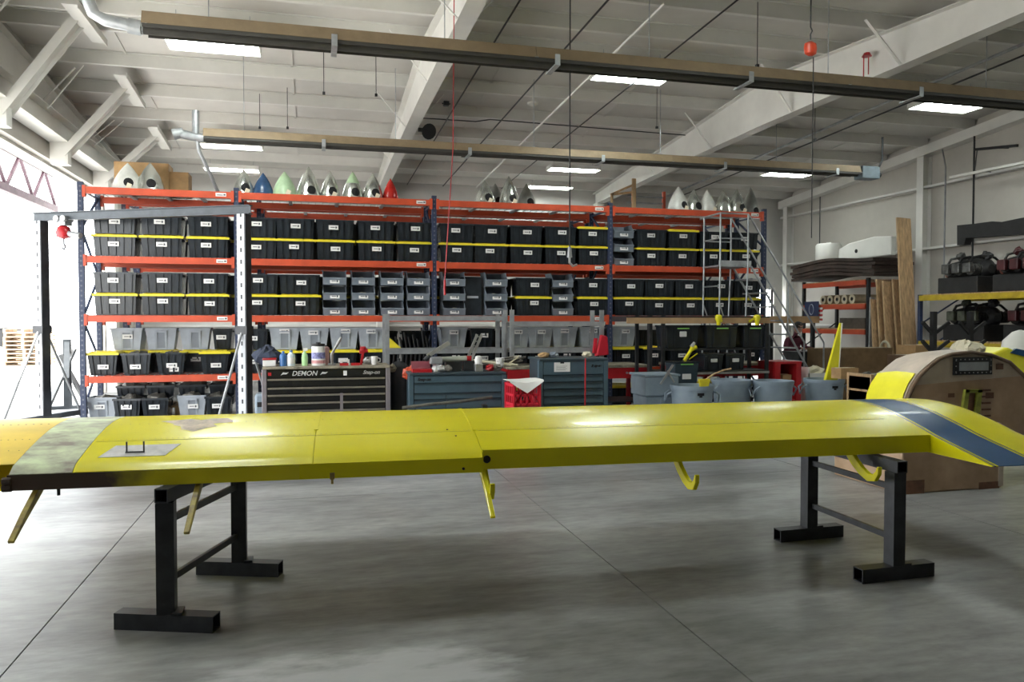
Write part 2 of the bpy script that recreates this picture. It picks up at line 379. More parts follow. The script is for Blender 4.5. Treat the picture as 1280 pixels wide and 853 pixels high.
# ------------------------------------------------------------------ pallet racks
def perforated(name, col, hole, sc):
    m = bpy.data.materials.new(name); m.use_nodes = True; nt = m.node_tree; N = nt.nodes; L = nt.links; b = N['Principled BSDF']
    tc = N.new('ShaderNodeTexCoord'); sp = N.new('ShaderNodeSeparateXYZ'); L.new(tc.outputs['Object'], sp.inputs[0])
    def math_(op, a, v):
        n = N.new('ShaderNodeMath'); n.operation = op
        L.new(a, n.inputs[0]) if not isinstance(a, float) else None
        if isinstance(v, float): n.inputs[1].default_value = v
        else: L.new(v, n.inputs[1])
        return n.outputs[0]
    fz = math_('FRACT', math_('MULTIPLY', sp.outputs['Z'], sc), 0.0)
    inz = math_('MULTIPLY', math_('GREATER_THAN', fz, 0.32), math_('LESS_THAN', fz, 0.68))
    inx = math_('LESS_THAN', math_('ABSOLUTE', sp.outputs['X'], 0.0), 0.014)
    msk = math_('MULTIPLY', inz, inx)
    x = N.new('ShaderNodeMix'); x.data_type = 'RGBA'; L.new(msk, x.inputs[0]); x.inputs[6].default_value = (*col, 1); x.inputs[7].default_value = (*hole, 1)
    L.new(x.outputs[2], b.inputs['Base Color']); b.inputs['Roughness'].default_value = 0.5
    return m
M_POST = perforated('rack_post_blue', (0.022, 0.033, 0.075), (0.10, 0.11, 0.14), 13.0)
RY0, RD = 13.28, 1.07
BX = [-3.45, -1.17, 2.05, 5.29, 8.46]            # uprights
LV = [0.707, 1.657, 2.58, 3.645]                 # beam tops
BH, BD = 0.105, 0.05
deck_cache = {}
def deck_mesh(w):
    k = round(w, 2)
    if k not in deck_cache:
        m = MB(); n = int(w / 0.12)
        for i in range(n + 1):
            x = -w / 2 + w * i / n; m.bb(x - .004, x + .004, 0.01, RD - .01, 0.0, .008)
            m.bb(x - .004, x + .004, 0.0, .008, -.035, .0)
        for y in (.3, .55, .8): m.bb(-w / 2, w / 2, y, y + .008, -.008, 0)
        for i in range(1, 4):
            x = -w / 2 + w * i / 4; m.bb(x - .03, x + .03, .05, RD - .05, -.04, -.008)
        deck_cache[k] = m.mesh('wire_deck', M_GREYST)
    return deck_cache[k]
post_me = MB().bb(-.04, .04, -.035, .035, 0, 3.72).bb(-.07, .07, -.06, .06, 0, .012).mesh('post', M_POST)
stick_me = MB().bb(-.08, .08, -.003, 0, -.028, .028).bb(-.06, .03, -.004, -.002, -.012, .0, 1).bb(.04, .07, -.004, -.002, -.012, .012, 1).mesh('label_sticker', [M_CARD, M_INK])
def pallet_rack(label, bx, y0, levels, stickers=True):
    t = thing('pallet_rack', label, 'storage rack', (bx[0], y0, 0))
    for i, x in enumerate(bx):
        for y in (.035, RD - .035): inst('post', post_me, t, (x - bx[0], y, 0))
        b = MB(); zs = [0.2, 0.9, 1.6, 2.3, 3.0, 3.6]
        for k, (a, c) in enumerate(zip(zs, zs[1:])):
            ya, yb = (.05, RD - .05) if k % 2 == 0 else (RD - .05, .05)
            b.bar((x - bx[0], ya, a), (x - bx[0], yb, c), .03, .03)
        for z in (0.2, 3.6): b.bar((x - bx[0], .05, z), (x - bx[0], RD - .05, z), .03)
        b.build('upright_brace', M_BLUE, t)
    for i in range(len(bx) - 1):
        a, c = bx[i] - bx[0] + .04, bx[i + 1] - bx[0] - .04; w = c - a
        me = MB().bb(-w / 2, w / 2, -.02, .03, -BH, 0).bb(-w / 2, w / 2, .03, .05, -BH, -.03).bb(-w / 2 - .005, -w / 2 + .04, -.026, .05, -.16, .02).bb(w / 2 - .04, w / 2 + .005, -.026, .05, -.16, .02).mesh('beam', M_ORANGE)
        for z in levels:
            f = inst('beam', me, t, ((a + c) / 2, 0, z))
            if stickers: inst('label_sticker', stick_me, f, (w / 2 - .19, -.021, -.05))
            inst('beam', me, t, ((a + c) / 2, RD, z), (0, 0, PI))
            inst('wire_deck', deck_mesh(w), t, ((a + c) / 2, 0, z))
    return t
pallet_rack('long orange and blue pallet rack holding the black totes', BX, RY0, LV)
BX2 = [-3.1, -.9, 2.2, 5.3, 8.4]
pallet_rack('second orange pallet rack standing close behind the front one', BX2, RY0 + RD + .18, [1.657, 2.58, 3.645], True)

# ---- storage tote, long side to the front
def tote_meshes(W, D, H, ribs, mbody, lidm, tw=0.90, td=0.88):
    b = MB(); t = .006
    wb, db = W * tw, D * td; wt, dt = W * .96, D * .96
    # four walls and floor
    def ringp(w_, d_, z): return [(-w_ / 2, -d_ / 2, z), (w_ / 2, -d_ / 2, z), (w_ / 2, d_ / 2, z), (-w_ / 2, d_ / 2, z)]
    o0, o1 = ringp(wb, db, 0), ringp(wt, dt, H); i0, i1 = ringp(wb - 2 * t, db - 2 * t, t), ringp(wt - 2 * t, dt - 2 * t, H)
    vs = o0 + o1 + i0 + i1; fs = [(3, 2, 1, 0), (8, 9, 10, 11)]
    for k in range(4):
        n = (k + 1) % 4; fs += [(k, n, 4 + n, 4 + k), (8 + n, 8 + k, 12 + k, 12 + n), (4 + k, 4 + n, 12 + n, 12 + k)]
    b.add(vs, fs)
    # rolled rim
    rw, rd = W, D
    for (x0, x1, y0, y1) in ((-rw / 2, rw / 2, -rd / 2, -dt / 2 + t), (-rw / 2, rw / 2, dt / 2 - t, rd / 2), (-rw / 2, -wt / 2 + t, -rd / 2, rd / 2), (wt / 2 - t, rw / 2, -rd / 2, rd / 2)):
        b.bb(x0, x1, y0, y1, H - .03, H)
    # vertical ribs on front and back
    for s in (-1, 1):
        for k in range(ribs):
            u = (k + .5) / ribs - .5
            xb, xt = u * wb * .96, u * wt * .96; r = .024 if W > .5 else .014
            y0, y1 = s * db / 2, s * dt / 2; e = s * .026
            b.hexa([(xb - r, y0, .01), (xb + r, y0, .01), (xb + r, y0 + e, .01), (xb - r, y0 + e, .01), (xt - r, y1, H - .03), (xt + r, y1, H - .03), (xt + r, y1 + e, H - .03), (xt - r, y1 + e, H - .03)])
        # end handles
        b.bb(s * wt / 2, s * (W / 2 + .012), -.07, .07, H - .06, H - .03)
    body = b.mesh('body', mbody)
    l = MB(); l.bb(-W / 2 - .012, W / 2 + .012, -D / 2 - .012, D / 2 + .012, H - .006, H + .012)
    l.fr((0, 0), W - .05, D - .05, H + .012, W - .08, D - .08, H + .026)
    for s in (-1, 1):
        l.bb(-W / 2 - .014, W / 2 + .014, s * (D / 2 + .008) - .006, s * (D / 2 + .008) + .006, H - .022, H + .012)
        for k in range(5): l.bb(-W * .36 + k * W * .18 - .03, -W * .36 + k * W * .18 + .03, s * D * .18 - .05, s * D * .18 + .05, H + .026, H + .032)
    lid = l.mesh('lid', lidm)
    return body, lid
card_me = MB().bb(-.078, .078, -.002, .002, -.036, .036).bb(-.05, .02, -.003, -.001, -.004, .008, 1).bb(.03, .055, -.003, -.001, -.016, .016, 1).mesh('label_card', [M_CARD, M_INK])
TW, TD, TH = .66, .44, .318
TB, TL = tote_meshes(TW, TD, TH, 5, M_BLACKP, M_YLID)
TB4, TL4 = tote_meshes(.46, .62, .34, 4, M_BLACKP, M_YLID, .78, .86)
GB, GL = tote_meshes(.50, .42, .36, 0, M_GREYP, M_GREYP, .76, .8)
# U-shaped hand panel of the grey tote
pmb = MB()
for x in (-.075, .075): pmb.hexa([(x - .015, -.17, .02), (x + .015, -.17, .02), (x + .015, -.155, .02), (x - .015, -.155, .02), (x - .018, -.222, .30), (x + .018, -.222, .30), (x + .018, -.19, .30), (x - .018, -.19, .30)])
pmb.bb(-.09, .09, -.225, -.19, .285, .31)
pmb.hexa([(-.06, -.172, .03), (.06, -.172, .03), (.06, -.16, .03), (-.06, -.16, .03), (-.058, -.203, .285), (.058, -.203, .285), (.058, -.19, .285), (-.058, -.19, .285)], 1)
GPANEL = pmb.mesh('hand_panel', [M_GREYP, mat('grey_plastic_shade', (0.22, 0.24, 0.27), 0.6, var=0.05)])  # darker copy of the grey plastic stands for shade in the recess
def tote(kind, x, y, z, label, group, lid=False, sx=1.0, card=True, rz=0.0, cz=.2):
    nm = {'black': 'storage_tote', 'narrow': 'storage_tote', 'grey': 'grey_tote'}[kind]
    t = thing(nm, label, 'storage tote', (x, y, z), rz, group)
    B, L_ = {'black': (TB, TL), 'narrow': (TB4, TL4), 'grey': (GB, GL)}[kind]
    inst('body', B, t, sc=(sx, 1, 1))
    D = {'black': TD, 'narrow': .62, 'grey': .42}[kind]; H = {'black': TH, 'narrow': .34, 'grey': .36}[kind]
    if lid: inst('lid', L_, t, sc=(sx, 1, 1))
    if kind == 'grey': inst('hand_panel', GPANEL, t, sc=(sx, 1, 1))
    if card:
        k = cz / H; y = -(D / 2) * ((.88 if kind == 'black' else .86 if kind == 'narrow' else .8) * (1 - k) + .96 * k) - .027
        inst('label_card', card_me, t, (random.uniform(-.03, .03), y, cz + random.uniform(-.02, .02)), (math.atan(.02 / .3), 0, 0), (1, 1, 1))
    return t
BAYN = ['leftmost rack bay', 'second rack bay', 'third rack bay', 'rightmost rack bay']
Z2, Z3, Z4 = LV[2] + .01, LV[1] + .01, LV[0] + .01
YT = RY0 + .05 + TD / 2
def stack(px, lvz, lname, bay, k, sx, toplid=False):
    x = atY(px, 300, RY0 + .06).x
    g = 'black totes stacked on the %s' % lname
    pos = '%s from the left on the %s, %s' % (ORD[k], lname, BAYN[bay])
    tote('black', x, YT, lvz, 'lower yellow-lidded tote, ' + pos, g, True, sx)
    tote('black', x, YT, lvz + TH + .033, 'upper black tote, ' + pos, g, toplid, sx)
L2N, L3N, L4N = 'second shelf', 'third shelf', 'fourth shelf'
lay2 = [[(143, .95), (202, .95), (260, .95)], [(322, .93), (369, .95), (419, .95), (470, .95), (518, .92)], [(571, .93), (614, .92), (658, .92), (701, .92), (742, .90)], [(815, .93), (854, .92), (893, .90), (931, .90)]]
lay3 = [[(143, .95), (202, .95), (259, .95)], [(322, .98), (374, 1.0)], [(667, .98), (743, .97)], [(787, .94), (825, .94), (863, .94), (900, .93), (935, .90)]]
for bay in range(4):
    for k, (px, sx) in enumerate(lay2[bay]): stack(px, Z2, L2N, bay, k, sx, (bay == 2 and k == 4) or (bay == 3 and k == 1))
    for k, (px, sx) in enumerate(lay3[bay]): stack(px, Z3, L3N, bay, k, sx)
    # the rear row shows only through the gaps
    for z in (Z2, Z3):
        n = 3 if bay == 0 else 4
        for k in range(n):
            x = BX[bay] + (BX[bay + 1] - BX[bay]) * (k + .5) / n
            for q in range(2):
                tote('black', x, RY0 + RD - .06 - TD / 2 + .02, z + q * (TH + .033), 'black tote added in the rear row to darken the gaps behind', 'rear row of black totes', q == 0, 1.0, False)
# ---- grey hopper bins
bm_ = MB(); BWd, BDp, BHt = .40, .46, .25; th = .008
side = [(-BDp / 2, .0), (BDp / 2, 0), (BDp / 2, BHt), (-BDp / 2 + .12, BHt), (-BDp / 2 + .0, .13), (-BDp / 2 - .02, .115)]
for s in (-1, 1): bm_.ext(side, 0, s * BWd / 2, s * (BWd / 2 - th))
bm_.bb(-BWd / 2, BWd / 2, -BDp / 2, BDp / 2, 0, th).bb(-BWd / 2, BWd / 2, BDp / 2 - th, BDp / 2, 0, BHt)
bm_.hexa([(-BWd / 2, -BDp / 2, 0), (BWd / 2, -BDp / 2, 0), (BWd / 2, -BDp / 2 + th, 0), (-BWd / 2, -BDp / 2 + th, 0), (-BWd / 2, -BDp / 2 - .02, .115), (BWd / 2, -BDp / 2 - .02, .115), (BWd / 2, -BDp / 2 - .01, .115), (-BWd / 2, -BDp / 2 - .01, .115)])
bm_.bb(-BWd / 2, BWd / 2, -BDp / 2 - .035, -BDp / 2 - .01, .105, .122)
for s in (-1, 1): bm_.bb(s * BWd / 2, s * (BWd / 2 + .012), -BDp / 2 + .1, BDp / 2, BHt - .012, BHt + .004)
BINB = bm_.mesh('body', M_BIN)
PRT = mat('oily_part', (0.16, 0.15, 0.13), 0.5, 0.5, var=0.3)
PRT2 = mat('paper_parcel', (0.62, 0.57, 0.42), 0.8, var=0.1)
def lump(name, m, r, parent, loc, sq=.6, seed=0, n=9):
    rnd = random.Random(seed); q = MB()
    prof = [(r * math.sin(PI * (i + .25) / 6.5), r * sq * (1 - math.cos(PI * i / 6))) for i in range(7)]
    q.lathe(prof, n)
    q.v = [(x * (1 + rnd.uniform(-.3, .3)), y * (1 + rnd.uniform(-.3, .3)), z * (1 + rnd.uniform(-.15, .15))) for x, y, z in q.v]
    return q.build(name, m, parent, loc=loc)
def bins(px, z, label, sc=1.0, n=3, inner=False, py=300):
    x = atY(px, py, RY0 + .06).x
    for k in range(n):
        nm = ['bottom', 'middle', 'top'][k]
        t = thing('hopper_bin', '%s grey hopper bin of %s' % (nm, label), 'storage bin', (x, RY0 + .05 + BDp / 2 + .02, z + k * (BHt + .004)), 0, 'grey hopper bins')
        inst('body', BINB, t, sc=(sc, 1, 1))
        inst('label_card', card_me, t, (0, -BDp / 2 - .014, .06), (-.17, 0, 0))
        if random.random() < .55: lump('parts_inside', random.choice([PRT, PRT2, PRT]), .1, t, (random.uniform(-.05, .05), -.08, .01), .6, int(px) + k)
BS = 1.0
for px, lab in ((418, 'the first of four stacks, second rack bay'), (454, 'the second of four stacks, second rack bay'), (490, 'the third of four stacks, second rack bay'), (523, 'the stack beside the blue post, second rack bay'), (568, 'the first stack on third shelf, third rack bay'), (621, 'the stack left of the lone totes, third rack bay'), (704, 'the stack between two tote stacks, third rack bay')):
    bins(px, Z3, lab, .97)
bins(780, Z2, 'the stack on second shelf, rightmost rack bay', .97)
x = atY(593, 350, RY0).x
t = thing('black_case', 'tall black plastic case between grey bins on third shelf', 'case', (x, RY0 + .4, Z3))
MB().bb(-.16, .16, -.25, .25, 0, .68).build('body', M_BLACKP, t, bevel=.015); MB().bb(-.1, .1, -.262, -.25, .3, .34).build('latch', M_GREYP, t)

# ---- fourth shelf (z .707)
def px_x(px, Y): return atY(px, 420, Y).x
G4 = 'totes on the fourth shelf'
for px, lid, lab, rz in ((128, True, 'narrow black tote with yellow lid at the left rack post, fourth shelf', 0), (170, False, 'open narrow black tote beside the yellow-lidded one, fourth shelf', 0), (212, False, 'open black tote with two white labels, middle of fourth shelf, leftmost bay', .05), (266, True, 'black tote with tilted yellow lid, right end of fourth shelf, leftmost bay', .1)):
    t = tote('narrow', px_x(px, RY0 + .1), RY0 + .06 + .31, Z4, lab, G4, lid, .98, True, rz, .14)
    if not lid: lump('contents', PRT, .18, t, (0, -.03, .17), .5, px)
    if px == 212: inst('label_card', card_me, t, (.04, -.284, .075))
for k, px in enumerate((163, 204, 246, 286)):
    x = px_x(px, RY0 + .8)
    tote('narrow', x, RY0 + .8 + .02, Z4, 'rear black tote with yellow lid, %s from left, under a grey tote' % ORD[k], 'rear totes on the fourth shelf', True, .95, k == 2)
    if k < 3: tote('grey', x, RY0 + .75, Z4 + .375, 'grey tote on a yellow lid, %s from the left rack post' % ORD[k], 'grey totes on the fourth shelf', False, 1.0, k == 0, random.uniform(-.06, .06))
tote('narrow', px_x(280, RY0 + .7), RY0 + .75, Z4 + .378, 'dark tote beside the grey totes, end of leftmost bay', 'grey totes on the fourth shelf', False, .7, True)
# bays two to four: yellow-lidded totes with grey totes on top
rows = [(318, 'n'), (355, 'g'), (393, 'g'), (430, 'g'), (465, 'g')], [(567, 'g'), (603, 'd'), (646, 'g'), (675, 'g'), (706, 'g'), (740, 'g')], [(780, 'g')]
names = ['second rack bay', 'third rack bay', 'rightmost rack bay']
for bi, row in enumerate(rows):
    for k, (px, kd) in enumerate(row):
        x = px_x(px, RY0 + .1); y = RY0 + .06 + .31
        tote('narrow', x, y, Z4, 'lower yellow-lidded tote, %s from left on fourth shelf, %s' % (ORD[k], names[bi]), 'lower totes on the fourth shelf', True, .98, True, 0, .2)
        lab = 'tote on a yellow lid, %s from left on fourth shelf, %s' % (ORD[k], names[bi])
        if kd == 'g': tote('grey', x, RY0 + .3, Z4 + .375, 'grey ' + lab, 'grey totes on the fourth shelf', False, 1.0, True, random.uniform(-.05, .05), .29)
        else: tote('narrow', x, y, Z4 + .375, 'black ' + lab, 'grey totes on the fourth shelf', False, .95, True)
for bay in (1, 2, 3):  # totes added to block light showing through from behind the shelf
    for k in range(6):
        x = BX[bay] + (BX[bay + 1] - BX[bay]) * (k + .5) / 6
        for q in range(2):
            tote('black', x, RY0 + RD - .06 - TD / 2 + .02, Z4 + q * (TH + .033), 'black tote added in the rear row to darken the gaps behind', 'rear row of black totes', q == 0, .72, False)
t = thing('cable_bundle', 'tangle of black cables and a yellow wedge on fourth shelf', 'cables', (px_x(512, RY0 + .2), RY0 + .3, Z4))
for k in range(9):
    x = -.3 + k * .075; a = random.uniform(.5, .75)
    MB().tube([(x, -.1, .0), (x + .03, -.15, a * .5), (x - .02, -.1, a), (x + .02, 0, a * .9), (x + .05, .05, .02)], .018, 6).build('cable', M_BLACK, t, 60)
MB().ext([(-.42, .35), (-.12, .35), (-.42, .62)], 1, -.2, -.16).build('wedge', M_YLID, t)
for k, px in enumerate((817, 850, 882, 912, 939)):
    tote('narrow', px_x(px, RY0 + .1), RY0 + .37, Z4, 'dark tote, %s from left on fourth shelf behind the wooden shelf unit' % ORD[k], 'totes behind the shelf unit', True, .95, True)

for bay in (2, 3):  # totes added to hide the bright daylight under the rack
    for k in range(6):
        x = BX[bay] + .3 + (BX[bay + 1] - BX[bay] - .6) * k / 5
        tote('narrow', x, RY0 + .45, 0.0, 'black tote added under the rack to block door light behind the bins', 'added floor totes behind the bins', True, 1.1, False)
# ---- floor level, leftmost bay
for px, kd, lab in ((126, 'grey', 'light grey open tote full of parts at the left rack foot'), (160, 'narrow', 'open black tote on the floor beside the light grey one'), (193, 'narrow', 'open black tote on the floor, middle of leftmost bay'), (238, 'grey', 'light grey open tote on the floor between two black ones'), (272, 'narrow', 'open black tote on the floor by the gantry post')):
    t = tote(kd, px_x(px, RY0 + .1), RY0 + .35, 0.0, lab, 'open totes on the floor', False, .92, True, random.uniform(-.12, .12))
    lump('contents', PRT, .17, t, (0, 0, .2), .55, px)
for k, px in enumerate((168, 205, 243, 280)):
    t = tote('narrow', px_x(px, RY0 + .8), RY0 + .75, 0.17, 'rear open tote full of parts, %s from left under the fourth shelf' % ORD[k], 'rear open totes', False, .95, False)
    lump('contents', PRT, .2, t, (0, 0, .2), .6, px)
t = thing('pallet', 'low wooden platform under the rear open totes', 'pallet', (px_x(222, RY0 + .8), RY0 + .75, 0))
for k in range(6): MB().bb(-.85, .85, -.32 + k * .11, -.32 + k * .11 + .09, .14, .168).build('board', M_WOOD, t)
for k in (-.8, 0, .72): MB().bb(k, k + .08, -.32, .32, 0, .14).build('stringer', M_WOOD, t)

# ------------------------------------------------------------------ propeller spinners along the rack top
M_CHR2 = mat('spun_aluminium', (0.62, 0.64, 0.59), 0.22, 0.8, var=0.06)
M_ALU2 = mat('dull_spun_aluminium', (0.40, 0.41, 0.38), 0.4, 0.5, var=0.12)
M_SPW = mat('spinner_white', (0.62, 0.62, 0.58), 0.3, var=0.1)
M_SPG = mat('spinner_green', (0.42, 0.58, 0.36), 0.35, var=0.1)
M_SPB = mat('spinner_blue', (0.03, 0.08, 0.18), 0.25, var=0.15)
M_SPR = mat('spinner_red', (0.5, 0.02, 0.015), 0.25, var=0.1)
M_TAG = mat('paper_tag', (0.72, 0.66, 0.5), 0.8, var=0.05)
def spinner(px, w, h, m, label, tagc=True, hole=1, Y=RY0 + .35, m2=None, ha=-PI / 2 + .25):
    p = atY(px, 240, Y); t = thing('propeller_spinner', label, 'spinner', (p.x, Y, LV[3] + .008), 0, 'spinners on the rack top')
    r = w / 2; n = 28; k = 14
    def rad(u): return r * (1 - u ** 1.75) ** 0.95 if u < 1 else 0.0
    prof = [(max(rad(i / k), .004), h * i / k) for i in range(k + 1)]
    q = MB(); q.lathe([(r + .006, 0), (r + .006, .02)] + prof[1:], n); q.build('shell', m, t, 40)
    if hole:
        for a0, rw, rh, zc in ((ha, .075, .075, .10), (ha + PI, .075, .075, .10)):
            G = []
            for i in range(9):
                row = []
                for j in range(13):
                    rr = i / 8; th = 2 * PI * j / 12; z = zc + rr * rh * math.sin(th); z = max(z, .022)
                    R_ = rad(z / h) + .003; a = a0 + rr * rw / max(R_, .05) * math.cos(th)
                    row.append((R_ * math.cos(a), R_ * math.sin(a), z))
                G.append(row)
            MB().grid(G).build('blade_cutout', M_GAP, t)
    if m2:
        MB().lathe([(rad(u) + .002, h * u) for u in (.55, .65, .75, .85, .93, .99)], n).build('nose_coat', m2, t, 40)
    if tagc: MB().box((.06, -r - .012, .03), (.07, .004, .1), Matrix.Rotation(.4, 3, 'Y')).build('paper_tag', M_TAG, t)
SP = [(160, .46, .44, M_SPW, 'wide white spinner in front of the cardboard box on the rack'), (188, .44, .46, M_CHR2, 'polished spinner in front of the cardboard box'), (305, .34, .43, M_CHR2, 'polished spinner left of the blue spinner'), (329, .34, .38, M_SPB, 'dark blue propeller spinner on the rack top'),
      (356, .40, .42, M_SPG, 'pale green spinner beside the blue one'), (386, .40, .52, M_CHR2, 'tallest polished spinner, beside the pale green one'), (413, .34, .46, M_CHR2, 'polished spinner with large dark cutout, right of the tallest'), (441, .36, .47, M_CHR2, 'polished spinner with a green tinted nose'), (466, .36, .46, M_CHR2, 'polished spinner beside the red one'), (488, .28, .38, M_SPR, 'red propeller spinner on the rack top'),
      (606, .36, .42, M_CHR2, 'leftmost polished spinner of the group above the third bay'), (619, .36, .44, M_ALU2, 'dull spinner tucked between polished ones above third bay'), (636, .36, .52, M_CHR2, 'tall polished spinner in the middle above third bay'), (658, .36, .46, M_ALU2, 'dull spinner, last of the group above third bay'),
      (848, .40, .48, M_SPW, 'white spinner with a dark cutout above the rightmost bay'), (867, .34, .44, M_CHR2, 'polished spinner right of the white one, rightmost bay'), (884, .34, .44, M_SPW, 'plain white spinner without cutout above rightmost bay'), (904, .36, .44, M_CHR2, 'polished spinner right of the plain white one'), (921, .36, .48, M_CHR2, 'polished spinner second from the right rack end'), (938, .36, .60, M_ALU2, 'tallest dull spinner at the right rack end')]
for i, (px, w_, h_, m_, lab) in enumerate(SP):
    spinner(px, w_, h_, m_, lab, i % 2 == 0, 0 if ('red' in lab and 'beside' not in lab) or 'plain white' in lab or 'pale green spinner' in lab or 'dark blue' in lab else 1, RY0 + .3 + (.35 if m_ == M_ALU2 else 0), M_SPG if 'green tinted' in lab else None)
def carton(label, x, y, z, sx, sy, sz, rz=0, name='cardboard_box', m=None):
    t = thing(name, label, 'box', (x, y, z), rz)
    MB().bb(-sx / 2, sx / 2, -sy / 2, sy / 2, 0, sz).build('body', m or M_CARDB, t, bevel=.006)
    MB().bb(-sx / 2 - .001, sx / 2 + .001, -sy / 2, -.006, sz, sz + .006).bb(-sx / 2 - .001, sx / 2 + .001, .006, sy / 2, sz, sz + .006).build('flap', m or M_CARDB, t)
    MB().bb(-sx / 2 - .002, sx / 2 + .002, -.025, .025, sz + .004, sz + .009).build('tape', M_TAG, t)
    return t
p = atY(185, 235, RY0 + .8); carton('tan cardboard box on the rack top behind two spinners', p.x - .05, RY0 + .78, LV[3] + .008, .82, .45, .5)
p = atY(212, 235, RY0 + .8); carton('smaller tan cardboard box on the rack top, right of the large one', p.x + .12, RY0 + .82, LV[3] + .008, .40, .4, .38)
t = thing('wood_trestle', 'light wooden A-frame trestle on the rack top', 'trestle', (atY(785, 240, RY0 + .5).x, RY0 + .5, LV[3] + .008))
MB().bar((.12, 0, 0), (.12, 0, .62), .07, .05).build('upright', M_WOOD, t)
MB().bar((-.35, 0, .3), (.1, 0, .5), .04).build('brace', M_WOOD, t); MB().bar((-.35, 0, .3), (.1, 0, .36), .04).build('brace', M_WOOD, t); MB().bar((-.33, 0, 0), (-.33, 0, .32), .04).build('leg', M_WOOD, t)
t = thing('pipe_frame', 'orange and grey pipe frame on the rack top behind the white spinner', 'frame', (atY(815, 240, RY0 + .8).x, RY0 + .85, LV[3] + .008))
for z in (.1, .22, .34): MB().cyl((-.5, 0, z), (.3, 0, z), .018).build('pipe', M_GALV, t)
for x in (-.4, .25): MB().bb(x, x + .05, -.03, .03, 0, .46).build('upright', M_ORANGE, t)

# ------------------------------------------------------------------ the wing on trestles
WY, WX = 4.30, 0.93
wing = thing('aircraft_wing', 'long yellow aircraft wing with blue tip band lying across two trestles', 'aircraft wing', (WX, WY, 0), R(-3))
TOPP = [(-.50, .742), (-.30, .782), (-.05, .818), (0, .853), (.1, .882), (.2, .908), (.35, .944), (.5, .972), (.65, .989), (.78, .993), (.9, .987), (1.02, .968), (1.14, .93), (1.24, .875), (1.30, .82), (1.32, .79)]
BOTP = [(1.32, .79), (1.29, .765), (1.2, .75), (1.0, .742), (.5, .742), (0, .742)]
def zt(y):
    for (a, za), (b, zb) in zip(TOPP, TOPP[1:]):
        if a <= y <= b: return za + (zb - za) * (y - a) / (b - a)
    return TOPP[-1][1]
def smooth_prof(y0):
    pts = [(y0, zt(y0))] + [p for p in TOPP if p[0] > y0 + 1e-6]
    out = []
    for k in range(len(pts) - 1):
        for s in range(2):
            u = s / 2; out.append((pts[k][0] + (pts[k + 1][0] - pts[k][0]) * u, pts[k][1] + (pts[k + 1][1] - pts[k][1]) * u))
    out.append(pts[-1]); return out
def yellow_skin():
    m = mat('wing_yellow', (0.70, 0.635, 0.004), 0.27, var=0.04, scale=1.6, coat=0.1, spec=.4)
    return m
M_WY = yellow_skin()
M_PEACH = mat('overexposed_yellow', (0.78, 0.56, 0.07), 0.45, var=0.06, scale=5)  # same wing yellow, with overexposure put into the colour
M_BARE = mat('bare_stained_metal', (0.62, 0.72, 0.46), 0.5, 0.0, scale=5.5, col2=(0.24, 0.20, 0.17), stretch=(1.0, 1.8, 1))
M_SPAR = mat('dirty_spar', (0.075, 0.05, 0.035), 0.6, 0.2, var=0.3, scale=7)
def worn_spar():
    m = bpy.data.materials.new('worn_spar'); m.use_nodes = True; nt = m.node_tree; N = nt.nodes; L = nt.links; b = N['Principled BSDF']
    tc = N.new('ShaderNodeTexCoord'); sp = N.new('ShaderNodeSeparateXYZ'); L.new(tc.outputs['Object'], sp.inputs[0])
    no = N.new('ShaderNodeTexNoise'); no.inputs['Scale'].default_value = 9; no.inputs['Detail'].default_value = 6; L.new(tc.outputs['Object'], no.inputs['Vector'])
    ma = N.new('ShaderNodeMath'); ma.operation = 'MULTIPLY_ADD'; L.new(no.outputs['Fac'], ma.inputs[0]); ma.inputs[1].default_value = .35; L.new(sp.outputs['X'], ma.inputs[2])
    mr = N.new('ShaderNodeMapRange'); L.new(ma.outputs[0], mr.inputs[0]); mr.inputs[1].default_value = -1.78; mr.inputs[2].default_value = -1.55
    x = N.new('ShaderNodeMix'); x.data_type = 'RGBA'; L.new(mr.outputs[0], x.inputs[0]); x.inputs[6].default_value = (.075, .048, .034, 1); x.inputs[7].default_value = (.68, .60, .006, 1)
    L.new(x.outputs[2], b.inputs['Base Color']); b.inputs['Roughness'].default_value = .45
    return m
M_WSPAR = worn_spar()
M_ZINC = mat('bare_patch', (0.52, 0.51, 0.50), 0.5, 0.1, var=0.2, scale=9)
def skin(name, x0, x1, y0, m, nx=4, dz=0, skew=0.0, y1=None):
    pr = smooth_prof(y0); 
    if y1 is not None: pr = [p for p in pr if p[0] <= y1 + 1e-6]
    G = []
    for i in range(nx + 1):
        x = x0 + (x1 - x0) * i / nx
        G.append([(x + skew * (p[0] - .5), p[0], p[1] + dz) for p in pr])
    return MB().sheet(G, .004).build(name, m, wing, 40)
e = .0016
skin('skin_panel', -4.2, -2.41 - e, .02, M_PEACH)
skin('bare_skin_panel', -2.41, -2.12, -.05, M_BARE)['label'] = 'bare metal panel with dark stains'
skin('skin_panel', -2.12 + e * 2, -.93 - e, -.05, M_WY)
skin('skin_panel', -.93 + e, 0.0 - e, -.05, M_WY)
skin('skin_panel', 0.0 + e, 2.93, 0.0, M_WY, 8)
# rib straps and seams
for x, y0 in ((-.93, .3), (0.0, .22)):
    pr = [p for p in smooth_prof(-.05) if p[0] >= y0]
    G = [[(xx, p[0], p[1] + .003) for p in pr] for xx in (x - .012, x + .012)]
    MB().sheet(G, .003).build('seam_strap', M_WY, wing, 40)
M_SEAM = mat('seam_line', (0.30, 0.27, 0.02), 0.6, var=0)
for x0, x1 in ((-2.1, -.02), (.02, 2.8)):
    y = .27; z = zt(y) + .0006
    MB().bb(x0, x1, y - .0016, y + .0016, z - .003, z).build('lap_seam', M_SEAM, wing)
